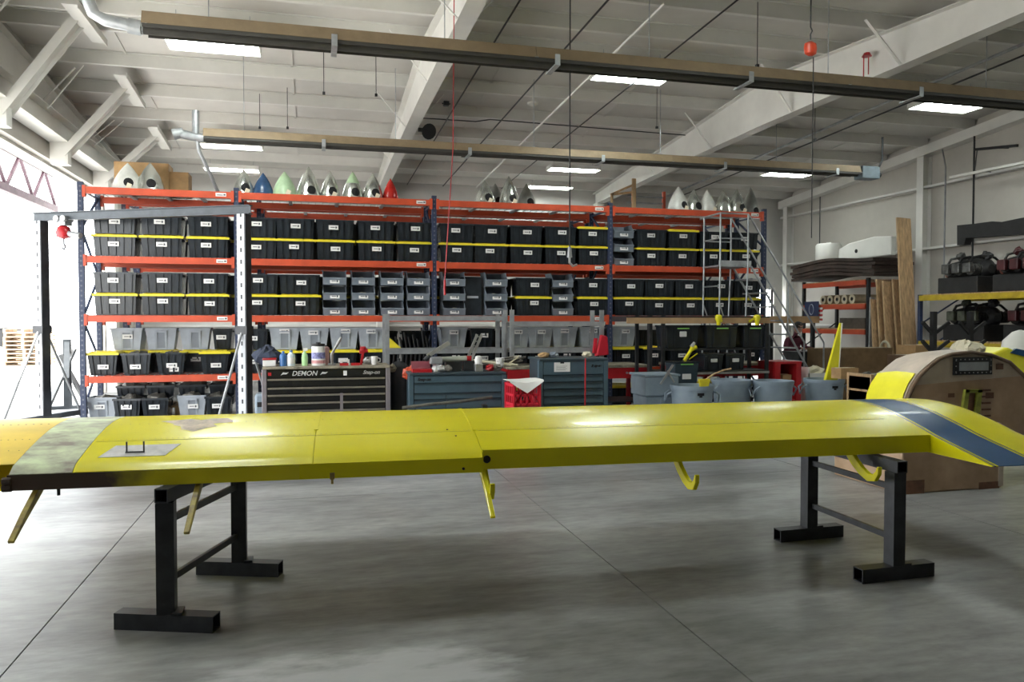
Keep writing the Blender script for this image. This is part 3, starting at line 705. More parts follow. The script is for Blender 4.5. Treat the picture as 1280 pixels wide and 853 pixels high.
# rivets
rv = MB()
def rivets(x0, x1, y, st, r=.0035):
    x = x0
    while x < x1:
        z = zt(y); rv.lathe([(r, 0), (r * .7, .0016)], 6, (x, y, z)); x += st
rivets(-4.1, -2.43, .33, .035); rivets(-4.1, -2.43, .18, .05); rivets(-4.1, -2.43, .62, .04, .006); rivets(-2.1, 0, .29, .03, .002); rivets(-2.1, 0, .56, .05, .002); rivets(.02, 2.8, .29, .03, .002)
rv.build('rivet_rows', mat('rivet_head', (0.25, 0.2, 0.12), 0.5, 0.4, var=0), wing)['kind'] = 'stuff'
# dents and paint loss as thin patches
def patch_grid(name, x0, x1, y0, y1, m, skew, lab=None, lift=.0025):
    G = [[(x + skew * (y - y0), y, zt(y) + lift) for y in [y0 + (y1 - y0) * k / 6 for k in range(7)]] for x in (x0, (x0 + x1) / 2, x1)]
    o = MB().sheet(G, .003).build(name, m, wing, 40)
    if lab: o['label'] = lab
    return o
patch_grid('repair_plate', -2.03, -1.70, .06, .20, M_ZINC, .35, 'grey repair plate')
st = MB(); zz = zt(.13)
st.tube([(-1.90, .10, zz + .055), (-1.90, .10, zz + .004), (-1.905, .095, zz), (-1.81, .095, zz), (-1.815, .10, zz + .004), (-1.815, .10, zz + .055)], .0045, 6)
st.build('grab_handle', M_DARK, wing)
prng = random.Random(3)
G = []
for i in range(9):
    row = []
    for j in range(17):
        th = 2 * PI * j / 16; rr = i / 8 * (1 + .3 * math.sin(3 * th) + .18 * math.sin(7 * th + 1)); x = -1.62 + rr * .17 * math.cos(th); y = .55 + rr * .12 * math.sin(th)
        row.append((x, y, zt(y) + .0012))
    G.append(row)
MB().grid(G).build('paint_loss', mat('primer_pink', (0.55, 0.46, 0.36), 0.6, var=0.2, scale=20), wing)
# rear spar face, underside, root end
MB().bb(-2.42, -1.0, -.05, -.042, .735, .814).build('rear_spar', M_WSPAR, wing)
MB().bb(-1.0, 0.0, -.05, -.042, .735, .816).build('rear_spar', M_WY, wing)
MB().bb(0.0, 2.93, -.004, .004, .742, .851).bb(-.003, .003, -.05, .02, .737, .85).build('rear_spar', M_WY, wing)
for z in (.75, .785): MB().cyl((-2.44, -.046, z), (-2.40, -.046, z), .02, n=10).build('spar_boss', M_SPAR, wing)
def lower(x0, x1, y0, name):
    pr = [(y0, .742)] + [(p[0], p[1]) for p in reversed(BOTP) if p[0] > y0]
    o = MB().grid([[(x, a, b - (.006 if x1 <= 0 and a < .1 else 0)) for a, b in pr] for x in (x0, (x0 + x1) / 2, x1)]).build(name, M_WY, wing, 50)
lower(-4.2, 0, -.05, 'lower_skin'); lower(0, 2.93, 0, 'lower_skin')
for x, z, r in ((.03, .80, .022), (-.11, .76, .008)): MB().cyl((x, -.056 if x < 0 else -.012, z), (x, .01, z), r, n=14).build('cable_hole', M_GAP, wing)
for x, y in ((-.16, .30), (-.12, .2)): MB().cyl((x, y, zt(y) - .005), (x, y, zt(y) + .003), .006, n=8).build('drain_hole', M_GAP, wing)
MB().bb(-.84, -.815, -.06, -.045, .73, .765).cyl((-.828, -.053, .73), (-.828, -.053, .705), .007).build('brass_fitting', mat('brass', (0.35, 0.25, 0.08), 0.4, 0.7), wing)
# tip: full chord, with the blue band
def closed(x, s=1.0):
    tp = [(-.50, .742), (-.38, .768), (-.25, .797), (-.12, .825), (0, .853)] + [p for p in smooth_prof(0.0) if p[0] > .01]; bt = [(1.29, .765), (1.2, .75), (1.0, .742), (.5, .740), (0, .738), (-.50, .738)]
    zc = .80
    return [(x, .2 + (a - .2) * s, zc + (b - zc) * s) for a, b in tp + bt]
def tipseg(name, x0, x1, m, s0=1.0, s1=1.0, capL=False, capR=False, up=0):
    A, B = closed(x0, s0), closed(x1, s1); n = len(A)
    q = MB(); q.add(A + B, [(i, (i + 1) % n, n + (i + 1) % n, n + i) for i in range(n)] + ([tuple(reversed(range(n)))] if capL else []) + ([tuple(range(n, 2 * n))] if capR else []))
    return q.build(name, m, wing, 40)
tipseg('tip_root', 2.93, 2.945, M_WY, capL=True); tipseg('pinstripe', 2.945, 2.96, M_NAVY); tipseg('pinstripe', 2.96, 2.975, M_WY)
b_ = tipseg('blue_band', 2.975, 3.255, M_BLUEP); b_['label'] = 'blue band around the tip'
tipseg('pinstripe', 3.255, 3.271, M_WY); tipseg('pinstripe', 3.271, 3.286, M_NAVY)
for a, b, s0, s1, cr in ((3.286, 3.5, 1, 1, False), (3.5, 3.56, 1, .985, False), (3.56, 3.60, .985, .93, False), (3.60, 3.625, .93, .80, True)):
    tipseg('tip_cap', a, b, M_WY, s0, s1, capR=cr)
# hinge arms hanging from the rear spar
def hinge(x, hook, s=1.0, m=None, lab=None):
    q = MB(); ln = []
    pts = [(.06, .745), (-.03, .70), (-.16, .635), (-.32, .545)]
    if hook: pts = [(.10, .745), (.04, .69), (-.03, .645), (-.10, .618), (-.155, .625), (-.185, .66), (-.195, .70)]
    wd = [.05, .046, .036, .016] if not hook else [.06, .058, .054, .05, .044, .03, .012]
    L_, R_ = [], []
    for i, (y, z) in enumerate(pts):
        a = Vector(pts[max(i - 1, 0)]); b = Vector(pts[min(i + 1, len(pts) - 1)]); d = (b - a).normalized(); nrm = Vector((-d.y, d.x)) * wd[i] / 2
        L_.append((y + nrm.x, z + nrm.y)); R_.append((y - nrm.x, z - nrm.y))
    q.ext(L_ + list(reversed(R_)), 0, x - .014, x + .014)
    o = q.build('hinge_arm', m or M_WY, wing, bevel=.004)
    return o
M_ARMB = mat('worn_yellow', (0.45, 0.36, 0.04), 0.5, scale=14, col2=(0.16, 0.11, 0.05))
hinge(-2.3, False, m=M_ARMB); hinge(-1.52, False, m=M_ARMB); hinge(0.01, False); hinge(.03, True); hinge(1.23, True); hinge(2.42, True)
MB().cyl((-2.19, -.03, .74), (-2.19, -.03, .70), .008).build('stud', M_DARK, wing)

# ---- trestles of square tube
def hollow(q, a, b, w, t=.006):
    a = Vector(a); b = Vector(b); d = (b - a).normalized(); u = Vector((0, 0, 1)) if abs(d.z) < .9 else Vector((0, 1, 0))
    x = d.cross(u).normalized(); y = x.cross(d).normalized(); h = w / 2
    for n_, s_ in ((x, y), (y, x)):
        for sg in (-1, 1):
            c = n_ * sg * (h - t / 2)
            hw = s_ * (h if n_ is x else h - t); hn = n_ * t / 2
            p = [a + c - hw - hn, a + c + hw - hn, a + c + hw + hn, a + c - hw + hn]
            q.hexa(p + [v + (b - a) for v in p])
    return q
def trestle(label, f, b, w, footdir, ztop, armlen):
    f = Vector(f); b = Vector(b); t = thing('trestle', label, 'trestle', (f.x, f.y, 0))
    d = (b - f); dn = d.normalized(); fd = Vector(footdir).normalized()
    for p in (Vector((0, 0, 0)), d):
        hollow(MB(), p + fd * -.265 + Vector((0, 0, .043)), p + fd * .265 + Vector((0, 0, .043)), .085).build('foot', M_DARK, t)
        hollow(MB(), p + Vector((0, 0, .086)), p + Vector((0, 0, ztop - .075)), w).build('post', M_DARK, t)
        MB().bar(p + fd * .06 + Vector((0, 0, .088)), p + fd * .06 + Vector((0, 0, .10)), .05, .1).build('weld_plate', M_DARK, t)
    hollow(MB(), -dn * armlen + Vector((0, 0, ztop - .0375)), d + dn * .12 + Vector((0, 0, ztop - .0375)), .072).build('top_rail', M_DARK, t)
    for z in (.25, .56): MB().bar(Vector((0, 0, z)) + dn * .05, d - dn * .05 + Vector((0, 0, z)), .022, .036).build('cross_brace', M_DARK, t)
    return t
tr1 = trestle('black square-tube trestle under the bare metal end of the wing', (-.735, 4.28, 0), (-.45, 5.09, 0), .088, (1, -.36, 0), .736, .045)
tr2 = trestle('black square-tube trestle under the blue banded wing tip', (3.47, 4.00, 0), (3.50, 4.89, 0), .085, (1, .02, 0), .736, .06)

# ------------------------------------------------------------------ gantry
GL_, GR_ = Vector((-4.02, 13.35, 0)), Vector((-.94, 11.75, 0))
M_GPOST = perforated('gantry_post_grey', (0.55, 0.57, 0.6), (0.03, 0.03, 0.035), 6.0)
M_GBEAM = mat('gantry_steel', (0.07, 0.08, 0.09), 0.45, 0.3, var=0.12)
gd = (GR_ - GL_); gn = gd.normalized(); gp = Vector((-gn.y, gn.x, 0)); ga = math.atan2(gd.y, gd.x)
gt = thing('gantry_crane', 'grey steel gantry crane frame standing before the left rack bay', 'gantry', GL_, ga); GLn = gd.length
q = MB()
q.bb(-.12, GLn + .12, -.05, .05, 3.10, 3.112).bb(-.12, GLn + .12, -.05, .05, 3.218, 3.23).bb(-.12, GLn + .12, -.005, .005, 3.112, 3.218)
q.build('beam', M_GBEAM, gt)
for x in (0, GLn):
    inst('post', MB().bb(-.065, .055, -.07, .07, .1, 3.1).mesh('post', M_GPOST), gt, (x, 0, 0))
    MB().bb(x + .056, x + .075, -.075, .075, .1, 3.1).build('post_flange', M_DARK, gt)
    MB().bb(x - .05, x + .05, -.85, .85, .04, .12).build('base', M_GBEAM, gt)
    for s in (-1, 1):
        MB().cyl((x, s * .05, 1.45), (x, s * .72, .12), .018, n=8).build('stay_rod', M_GREYST, gt)
        MB().cyl((x - .03, s * .78, .04), (x + .03, s * .78, .04), .04, n=12).build('caster', M_BLACK, gt)
    MB().bb(x - .09, x + .09, -.09, .09, 1.38, 1.5).build('collar', M_DARK, gt)
h = thing('chain_hoist', 'small red and grey chain hoist hanging on the gantry beam', 'hoist', GL_ + gn * .42 + Vector((0, 0, 2.82)), ga)
MB().bb(-.09, .09, -.07, .07, .2, .28).cyl((-.06, -.09, .3), (-.06, .09, .3), .05).cyl((.06, -.09, .3), (.06, .09, .3), .05).build('trolley', M_GREYST, h)
MB().lathe([(.03, 0), (.1, .03), (.11, .1), (.08, .18), (.03, .2)], 14).build('body', M_RED, h, 50)
MB().cyl((.08, 0, .08), (.3, 0, .04), .045, n=12).build('motor', M_GREYST, h, 50)
MB().tube([(0, 0, .01), (0, 0, -.08), (.03, 0, -.12), (0, 0, -.16), (-.03, 0, -.13)], .012).build('hook', M_DARK, h)

# engine crane folded beside the rack post
t = thing('engine_crane', 'folded grey engine crane with splayed arms left of the rack', 'crane', (-4.08, 14.8, 0), .2)
MB().bb(-.06, .06, -.06, .06, .08, 1.25).build('mast', M_GBEAM, t)
MB().bar((0, 0, 1.2), (.05, -1.0, .62), .08).build('boom', M_GBEAM, t)
MB().bar((-.3, 0, .1), (.12, -.2, 1.1), .07).build('leg', M_GREYST, t); MB().bar((.3, 0, .1), (-.1, -.2, 1.0), .07).build('leg', M_GREYST, t)
MB().cyl((.04, -.1, .4), (.04, -.55, .9), .035).build('ram', M_DARK, t)
MB().bb(-.4, .4, -.08, .08, .05, .11).build('base', M_GBEAM, t)

# ------------------------------------------------------------------ tool chests and benches
def chest(label, pxl, pxr, Y, ztop, depth, rows, body, face, trim, rz=0.0, handle=None, split=None, name='tool_chest', top=None, zbot=.14):
    x0, x1 = atY(pxl, 460, Y).x, atY(pxr, 460, Y).x; W = x1 - x0
    t = thing(name, label, 'tool chest', ((x0 + x1) / 2, Y, 0), rz)
    MB().bb(-W / 2, W / 2, 0.02, depth, zbot, ztop - .03).build('carcass', body, t)
    for s in (-1, 1): MB().bb(s * W / 2 - .03, s * W / 2 + .03, -.012, .05, zbot, ztop - .03).build('corner_post', trim, t, bevel=.006)
    MB().bb(-W / 2 - .02, W / 2 + .02, -.03, depth + .02, ztop - .03, ztop).build('worktop', top or body, t, bevel=.006)
    for sx in (-1, 1):
        for sy in (.1, depth - .1):
            MB().cyl((sx * (W / 2 - .1) - .025, sy, .07), (sx * (W / 2 - .1) + .025, sy, .07), .07, n=14).build('caster', M_BLACK, t, 50)
    z = ztop - .04
    for hh, cols in rows:
        a = -W / 2 + .035
        for wf in cols:
            b = a + (W - .07) * wf
            d = MB().bb(a + .004, b - .004, -.004, .03, z - hh + .006, z - .006).build('drawer', face, t)
            if handle: MB().bb(a + .006, b - .006, -.028, -.002, z - .032, z - .01).bb(a + .006, b - .006, -.03, -.024, z - .032, z - .02).build('handle', handle, d)
            a = b
        z -= hh
    return t, W
M_DEMB = mat('chest_black', (0.010, 0.010, 0.011), 0.25, var=0.1, coat=0.4)
M_PUR = mat('chest_side_grey', (0.28, 0.25, 0.27), 0.35, 0.4, var=0.05)
M_HAND = mat('drawer_pull', (0.34, 0.31, 0.26), 0.35, 0.7, var=0.1)
M_WTOP = mat('worn_bench_top', (0.26, 0.23, 0.17), 0.6, var=0.3, scale=9)
t1, W1 = chest('wide black tool chest with silver drawer pulls left of the blue chests', 330, 485, 10.1, 1.0, .6, [(.10, []), (.11, [1]), (.09, [1]), (.1, [.62, .38]), (.1, [.62, .38]), (.12, [.62, .38]), (.14, [.62, .38])], M_DEMB, M_DEMB, M_PUR, R(-1.5), M_HAND, top=M_WTOP)
MB().bb(-W1 / 2 + .035 + (W1 - .07) * .62 - .018, -W1 / 2 + .035 + (W1 - .07) * .62 + .018, -.03, .01, .2, .655).build('divider', M_PUR, t1)
MB().bb(-W1 / 2 + .035, W1 / 2 - .035, -.006, .03, .87, .955).build('logo_panel', M_DEMB, t1)
lettering('lettering', 'DEMON', .085, mat('logo_silver', (0.6, 0.6, 0.58), 0.4, 0.3, var=0), t1, (-.28, -.009, .912), (PI / 2, 0, 0), .25, .001)
lettering('lettering', 'Snap-on', .065, mat('logo_dim', (0.38, 0.37, 0.35), 0.4, 0.3, var=0), t1, (.55, -.009, .915), (PI / 2, 0, 0), .35, .002)
for x in (-.52, -.04): MB().ext([(-.05, .89), (-.02, .905), (.02, .905), (.05, .93), (.02, .925), (-.02, .93)], 1, -.010, -.006).build('winged_badge', MATS['logo_silver'], t1).location.x = x
MB().bb(-.72, -.68, -.010, -.006, .89, .93).build('red_sticker', M_RED, t1); MB().bb(.2, .245, -.010, -.006, .88, .94).build('white_sticker', M_CARD, t1)
t2, W2 = chest('low slate-blue tool chest with a vice and tools on top', 514, 630, 9.55, .93, .55, [(.085, []), (.13, [1]), (.075, [.36, .64]), (.12, [.36, .64]), (.16, [.36, .64]), (.18, [.36, .64])], M_SLATED, M_SLATE, M_SLATE, R(-1), None, top=M_SLATED)
for i, c in enumerate([c for c in t2.children if c.name.startswith('drawer')]):
    v = c.data.vertices; z1 = max(q.co.z for q in v); xa = min(q.co.x for q in v); xb = max(q.co.x for q in v)
    MB().bb(xa, xb, -.016, -.002, z1 - .016, z1).build('drawer_lip', M_SLATED, c)
MB().bb(-W2 / 2 + .035, W2 / 2 - .035, -.006, .03, .81, .89).build('logo_panel', M_SLATE, t2)
lettering('lettering', 'Snap-on', .05, M_GAP, t2, (-W2 / 2 + .16, -.009, .85), (PI / 2, 0, 0), .25, .003)
t3, W3 = chest('tall slate-blue tool cabinet with white paper taped on its front', 676, 757, 9.35, 1.10, .55, [(.17, []), (.09, [1]), (.09, [1]), (.09, [1]), (.1, [1]), (.12, [1]), (.14, [1])], M_SLATED, M_SLATE, M_SLATE, R(-1), None, top=M_SLATED)
for i, c in enumerate([c for c in t3.children if c.name.startswith('drawer')]):
    v = c.data.vertices; z1 = max(q.co.z for q in v); xa = min(q.co.x for q in v); xb = max(q.co.x for q in v)
    MB().bb(xa, xb, -.018, -.002, z1 - .02, z1).build('drawer_lip', M_SLATED, c)
MB().bb(-W3 / 2 + .035, W3 / 2 - .035, -.006, .03, .895, 1.065).build('logo_panel', M_SLATE, t3)
lettering('lettering', 'Snap-on', .042, M_GAP, t3, (W3 / 2 - .13, -.009, 1.0), (PI / 2, 0, 0), .25, .003)
pp = MB().bb(-.26, -.05, -.012, -.008, .93, 1.05).build('taped_paper', M_CARD, t3)
MB().bb(-.18, -.13, -.014, -.011, 1.035, 1.055).build('clip', M_GAP, pp)
for k in range(4): MB().bb(-.235, -.09 - .02 * (k % 2), -.0135, -.0118, 1.0 - k * .016, 1.003 - k * .016).build('print_line', M_INK, pp)
o = MB().cyl((0, 0, 0), (0.03, .06, .92), .010, n=8).build('red_pole', M_RED, loc=(atZ(740, 520, .5).x * 0 + atY(731, 500, 9.2).x, 9.2, .0)); tag(o, 'thin red pole leaning on the tall slate-blue cabinet', 'pole')
o.data.transform(Matrix.Scale(1.2, 4, (0, 0, 1)))

# red bench with drawers running along the rack front
def bench(label, pxl, pxr, Y, zt_, d, m, n, rz=0):
    x0, x1 = atY(pxl, 460, Y).x, atY(pxr, 460, Y).x; W = x1 - x0
    t = thing('workbench', label, 'workbench', ((x0 + x1) / 2, Y, 0), rz)
    MB().bb(-W / 2, W / 2, -.02, d, zt_ - .04, zt_).build('worktop', M_WTOP, t)
    for k in range(n):
        a = -W / 2 + W * k / n; b = a + W / n
        q = MB().bb(a + .01, b - .01, 0, d - .05, zt_ - .22, zt_ - .045).build('drawer', m, t); MB().cyl(((a + b) / 2, -.02, zt_ - .13), ((a + b) / 2, 0, zt_ - .13), .018).build('lock', M_GALV, q)
    for x in (-W / 2 + .04, W / 2 - .04, 0):
        for y in (.05, d - .05): MB().bb(x - .03, x + .03, y - .03, y + .03, 0, zt_ - .04).build('leg', M_RED if m == M_RED else M_GREYST, t)
    MB().bb(-W / 2 + .04, W / 2 - .04, .05, d - .05, .22, .24).build('lower_shelf', M_DARK, t)
    return t
bench('red steel workbench with locking drawers behind the blue chests', 634, 812, 11.9, .84, .85, M_RED, 3)
bench('red steel workbench behind the round grey bins', 846, 962, 11.9, .84, .7, M_RED, 2)
t = thing('red_stand', 'bright red steel stand with open front beside the round bins', 'stand', (atY(984, 470, 11.2).x, 11.2, 0))
for x in (-.23, .16): MB().bb(x, x + .09, -.02, .5, 0, .86).build('side', M_RED, t)
MB().bb(-.24, .26, -.02, .5, .86, .9).build('top', M_RED, t); MB().bb(-.14, .16, .45, .5, 0, .86).build('back', M_RED, t); MB().bb(-.14, .16, 0, .45, .25, .27).build('shelf', M_RED, t)
carton('brown carton inside the red steel stand', t.location.x + .05, 11.4, .27, .17, .25, .4)

# grey steel riser shelves
def riser(label, posts, Y, zs, pz, d=.45, z0=0):
    x = [atY(p, 430, Y).x for p in posts]
    t = thing('shelving_unit', label, 'shelving', ((x[0] + x[-1]) / 2, Y, 0)); cx = t.location.x
    for xx in (x[0], x[-1]):
        for y in (0, d): MB().bb(xx - cx - .035, xx - cx + .035, y - .02, y + .02, z0, pz).bb(xx - cx - .012, xx - cx + .012, y - .022, y - .018, z0 + .05, pz - .05).build('post', M_GREYST, t)
    for z in zs:
        MB().bb(x[0] - cx, x[-1] - cx, -.018, .012, z - .08, z).build('front_beam', M_GREYST, t); MB().bb(x[0] - cx, x[-1] - cx, d - .012, d + .018, z - .08, z).build('rear_beam', M_GREYST, t)
        MB().bb(x[0] - cx + .02, x[-1] - cx - .02, .012, d - .012, z - .03, z - .015).build('shelf_board', M_WTOP, t)
    return t
riser('grey steel shelf frame behind the low slate-blue chest', (484, 630), 12.45, [1.12, 1.65], 1.68)
riser('grey steel shelf frame behind the tall slate-blue cabinet', (640, 752), 12.25, [1.12, 1.56], 1.75, .45, .841)
# wooden shelf unit with black cases
x0, x1 = atY(783, 400, 11.2).x, atY(962, 400, 11.2).x
t = thing('shelf_unit', 'black shelf unit with a wood-edged top shelf by the ladder', 'shelving', ((x0 + x1) / 2, 11.2, 0)); W = x1 - x0
for xx in (atY(814, 400, 11.2).x, atY(830, 400, 11.2).x, x1 - .03):
    for y in (.03, .55): MB().bb(xx - t.location.x - .025, xx - t.location.x + .025, y - .025, y + .025, 0, 1.66 if xx < x1 - .1 else 1.6).build('post', M_DARK, t)
MB().bb(-W / 2, W / 2, 0, .6, 1.56, 1.645).build('top_shelf', M_DARK, t); MB().bb(-W / 2, W / 2, -.02, 0, 1.53, 1.62).build('wood_edge', mat('pale_wood', (0.5, 0.32, 0.17), 0.6, var=0.1), t)
ax = atY(830, 400, 11.2).x - t.location.x
MB().bb(ax, W / 2, 0, .6, 1.10, 1.13).build('shelf_board', M_DARK, t); MB().bb(ax, W / 2, 0, .6, .74, .77).build('shelf_board', M_DARK, t); MB().bb(ax, W / 2, -.01, 0, .715, .75).build('shelf_edge', M_ALU, t)
M_GREEN = mat('lime_trim', (0.25, 0.62, 0.12), 0.4, var=0.05)
def case(px, z, sx, sz, label, tagc, Y=11.24, green=True):
    c = thing('storage_case', label, 'case', (atY(px, 430, Y).x, Y + .22, z), 0, 'black cases on the shelf unit')
    MB().fr((0, 0), sx * .92, .38, 0, sx, .42, sz).build('body', M_BLACKP, c, bevel=.01)
    MB().bb(-sx / 2 - .01, sx / 2 + .01, -.22, .22, sz, sz + .03).build('lid', M_BLACKP, c, bevel=.006)
    for s in (-1, 1): MB().bb(s * sx * .27 - .012, s * sx * .27 + .012, -.225, -.19, .02, sz).build('corner_rib', M_BLACKP, c)
    if green: MB().bb(-.1, .1, -.232, -.215, sz - .03, sz - .012).build('lime_stripe', M_GREEN, c)
    if tagc: MB().bb(-.06, .06, -.228, -.205, sz * .55, sz * .8).build('white_tag', M_CARD, c, bevel=.01)
case(854, 1.13, .56, .34, 'black case with lime stripe and white tag, left on upper shelf', True)
case(903, 1.13, .56, .34, 'black case with lime stripe, middle of the upper shelf', False)
case(944, 1.13, .40, .34, 'small black case with lime print, right on the upper shelf', False)
case(893, .77, .34, .24, 'black case with a white handle tag, left on lower shelf', True, green=False)
case(920, .77, .34, .24, 'black case with a white handle tag, right on lower shelf', True, green=False)
c = thing('storage_case', 'dark blue-grey case with lime stripe in front of the shelf unit', 'case', (atY(854, 460, 10.9).x, 10.95, 0), 0)
MB().bb(-.2, .2, -.14, .14, .0, .60).build('stand', M_DARK, c); MB().fr((0, 0), .36, .3, .60, .40, .34, .92).build('body', M_SLATED, c, bevel=.01); MB().bb(-.21, .21, -.18, .18, .92, .945).build('lid', M_BLACKP, c)
MB().bb(-.1, .1, -.19, -.17, .90, .915).build('lime_stripe', M_GREEN, c); MB().bb(-.07, .07, -.175, -.16, .68, .76).build('white_tag', M_CARD, c)
# yellow tools
t = thing('grease_gun', 'yellow pistol-grip tool standing on the dark case', 'tool', (atY(860, 440, 10.95).x, 10.95, .945), 0)
MB().cyl((-.06, 0, 0.01), (.07, 0, .20), .028, n=12).build('barrel', M_YEL, t, 50); MB().cyl((.06, 0, .19), (.14, 0, .22), .04, .035, n=12).build('head', M_YEL, t, 50); MB().cyl((.06, 0, .22), (.11, 0, .29), .035, .02, n=10).build('cap', M_ALU, t, 50); MB().bar((.02, 0, .03), (.16, 0, .12), .015).build('lever', M_YEL, t)
for px, lab in ((897, 'yellow tool with a knob hanging on the wood shelf edge'), (945, 'yellow and green tool at the end of the wood shelf edge')):
    t = thing('hand_tool', lab, 'tool', (atY(px, 398, 11.15).x, 11.12, 1.50))
    MB().lathe([(.03, 0), (.035, .06), (.055, .1), (.055, .15), (.03, .17)], 12).build('body', M_YEL, t, 50); MB().bar((0, 0, .14), (-.14 if px > 900 else .06, 0, .06), .03).build('lever', M_YEL, t)

# ---- round grey bins
def trash(px, py, Y, label, r=.29, h=.72, dolly=True):
    p = atY(px, py, Y); t = thing('round_bin', label, 'bin', (p.x, Y, 0), random.uniform(-.5, .5), 'round grey bins')
    q = MB(); q.lathe([(r * .8, 0), (r * .96, h - .06), (r * 1.0, h - .06), (r * 1.02, h - .03), (r * 1.02, h), (r * .97, h), (r * .94, h - .06), (r * .78, .02)], 28, cap1=True).build('body', M_BINB, t, 40)
    for s in (-1, 1):
        MB().tube([(s * r * .98, -.09, h - .08), (s * (r + .06), -.08, h - .12), (s * (r + .07), 0, h - .22), (s * (r + .06), .08, h - .12), (s * r * .98, .09, h - .08)], .013, 6).build('handle', M_BINB, t, 60)
    return t
M_BINB = mat('bin_blue_grey', (0.24, 0.30, 0.36), 0.4, var=0.06)
for px, Y, lab in ((865, 9.4, 'round grey bin with a yellow brush standing in it'), (915, 10.1, 'round grey bin behind the one with the brush'), (966, 9.8, 'round grey bin before the red stand'), (1030, 9.9, 'round grey bin below the yellow pointed fin')):
    t = trash(px, 480, Y, lab, .285)
    if px in (865, 1030):
        t.rotation_euler = (0, 0, -.25)
        q = MB()
        for a_, z_, w_, h_ in ((-1.37, .615, .34, .018), (-1.37, .585, .15, .010)):
            G = [[(rr_ * math.cos(a_ - w_ / 2 + w_ * k / 6), rr_ * math.sin(a_ - w_ / 2 + w_ * k / 6), z) for k in range(7)] for z, rr_ in ((z_ - h_, .285 * (.8 + .16 * (z_ - h_) / .66) + .003), (z_ + h_, .285 * (.8 + .16 * (z_ + h_) / .66) + .003))]
            q.sheet(G, .003)
        q.build('dark_emblem', M_GAP, t)
t = thing('square_bin', 'square-shouldered grey bin with lid beside the tall cabinet', 'bin', (atY(818, 480, 9.9).x, 9.9, 0))
MB().fr((0, 0), .40, .42, 0, .46, .46, .55).build('body', M_BINB, t, bevel=.02); MB().bb(-.25, .25, -.25, .25, .55, .82).build('collar', M_BINB, t, bevel=.02); MB().bb(-.27, .27, -.26, .26, .82, .85).build('rim', M_BINB, t, bevel=.01)
MB().bb(-.02, .2, -.262, -.2, .1, .52).build('hand_panel', M_BINB, t, bevel=.015)
t = thing('hand_tool', 'light grey lever tool lying across the round bins', 'tool', (atY(838, 480, 9.55).x, 9.6, .72))
MB().bar((-.12, 0, .0), (.06, 0, .26), .025).build('lever', M_ALU, t); MB().bar((-.02, 0, .18), (.08, 0, .02), .02).build('lever', M_ALU, t)
t = thing('hand_brush', 'yellow brush with wooden handle sticking out of a round bin', 'brush', (atY(880, 485, 9.35).x, 9.35, .62))
MB().fr((0, 0), .09, .03, .0, .16, .04, .18).build('bristles', M_YLID, t); MB().tube([(.03, 0, .17), (.14, 0, .24), (.28, 0, .29), (.40, 0, .31)], .012).build('handle', M_WOOD, t)
# yellow fin standing in the bin
p = atY(1043, 480, 9.9)
t = thing('pointed_fin', 'tall pointed yellow fin standing in a round bin', 'fin', (p.x, 9.95, 0))
a, b_, tp = atY(1024, 482, 9.9), atY(1046, 474, 9.9), atY(1053, 404, 9.9)
za = a.z
M_YF = mat('fin_yellow', (0.80, 0.74, 0.03), 0.35, var=0.04)
MB().add([(a.x - p.x - .04, -.03, .1), (b_.x - p.x, -.03, .1), (tp.x - p.x, -.03, tp.z), (tp.x - p.x - .02, -.03, tp.z), (a.x - p.x - .04, .04, .1), (b_.x - p.x, .04, .1), (tp.x - p.x, .0, tp.z), (tp.x - p.x - .02, 0, tp.z)], [(3, 2, 1, 0), (4, 5, 6, 7), (0, 1, 5, 4), (1, 2, 6, 5), (2, 3, 7, 6), (3, 0, 4, 7)]).build('panel', M_YF, t)
MB().bar((b_.x - p.x + .008, .0, .15), (tp.x - p.x + .004, -.015, tp.z), .012, .06).build('white_edge', M_STEELW, t)
carton('small tan box resting on the round bin beside the fin', p.x + .06, 9.75, .73, .3, .22, .15)

# ---- red milk crates
cr = MB()
def crate_mesh():
    q = MB(); s, h, tt = .17, .27, .012
    for z0, z1 in ((0, .035), (.12, .145), (.235, .27)):
        q.bb(-s, s, -s, -s + tt, z0, z1).bb(-s, s, s - tt, s, z0, z1).bb(-s, -s + tt, -s, s, z0, z1).bb(s - tt, s, -s, s, z0, z1)
    for i in range(5):
        u = -s + .012 + (2 * s - .024) * i / 4; hw = .02 if i in (0, 4) else .01
        for yy in ((-s, -s + tt), (s - tt, s)): q.bb(u - hw, u + hw, yy[0], yy[1], 0, h)
        for xx in ((-s, -s + tt), (s - tt, s)): q.bb(xx[0], xx[1], u - hw, u + hw, 0, h)
    for i in range(6): q.bb(-s + .03 + i * .055, -s + .045 + i * .055, -s, s, 0, .012)
    for s2 in (-1, 1):
        q.bar((-.15, -s + .006, .04), (.0, -s + .006, .24), .012, .012); q.bar((.15, -s + .006, .04), (0, -s + .006, .24), .012, .012)
    return q.mesh('crate_body', M_REDC)
M_REDC = mat('crate_red', (0.62, 0.02, 0.04), 0.4, var=0.06)
cme = crate_mesh(); px_ = atY(656, 490, 9.0).x
for k, lab in enumerate(('bottom red plastic crate hidden low behind the wing', 'second red plastic crate from the floor', 'top red plastic crate with a white sheet draped over it')):
    o = inst('milk_crate', cme, None, (px_, 9.1, .002 + k * .275), (0, 0, .06)); tag(o, lab, 'crate', 'red plastic crates')
q = MB(); G = [[(x, y, .015 + .06 * abs(x) - d * (1 - abs(x) / .24) + .008 * math.sin(9 * x + 5 * y)) for x in (-.21, -.14, -.07, 0, .07, .14, .21)] for y, d in ((-.215, .13), (-.205, .07), (-.19, .01), (-.1, 0), (0, 0), (.08, 0), (.16, 0))]
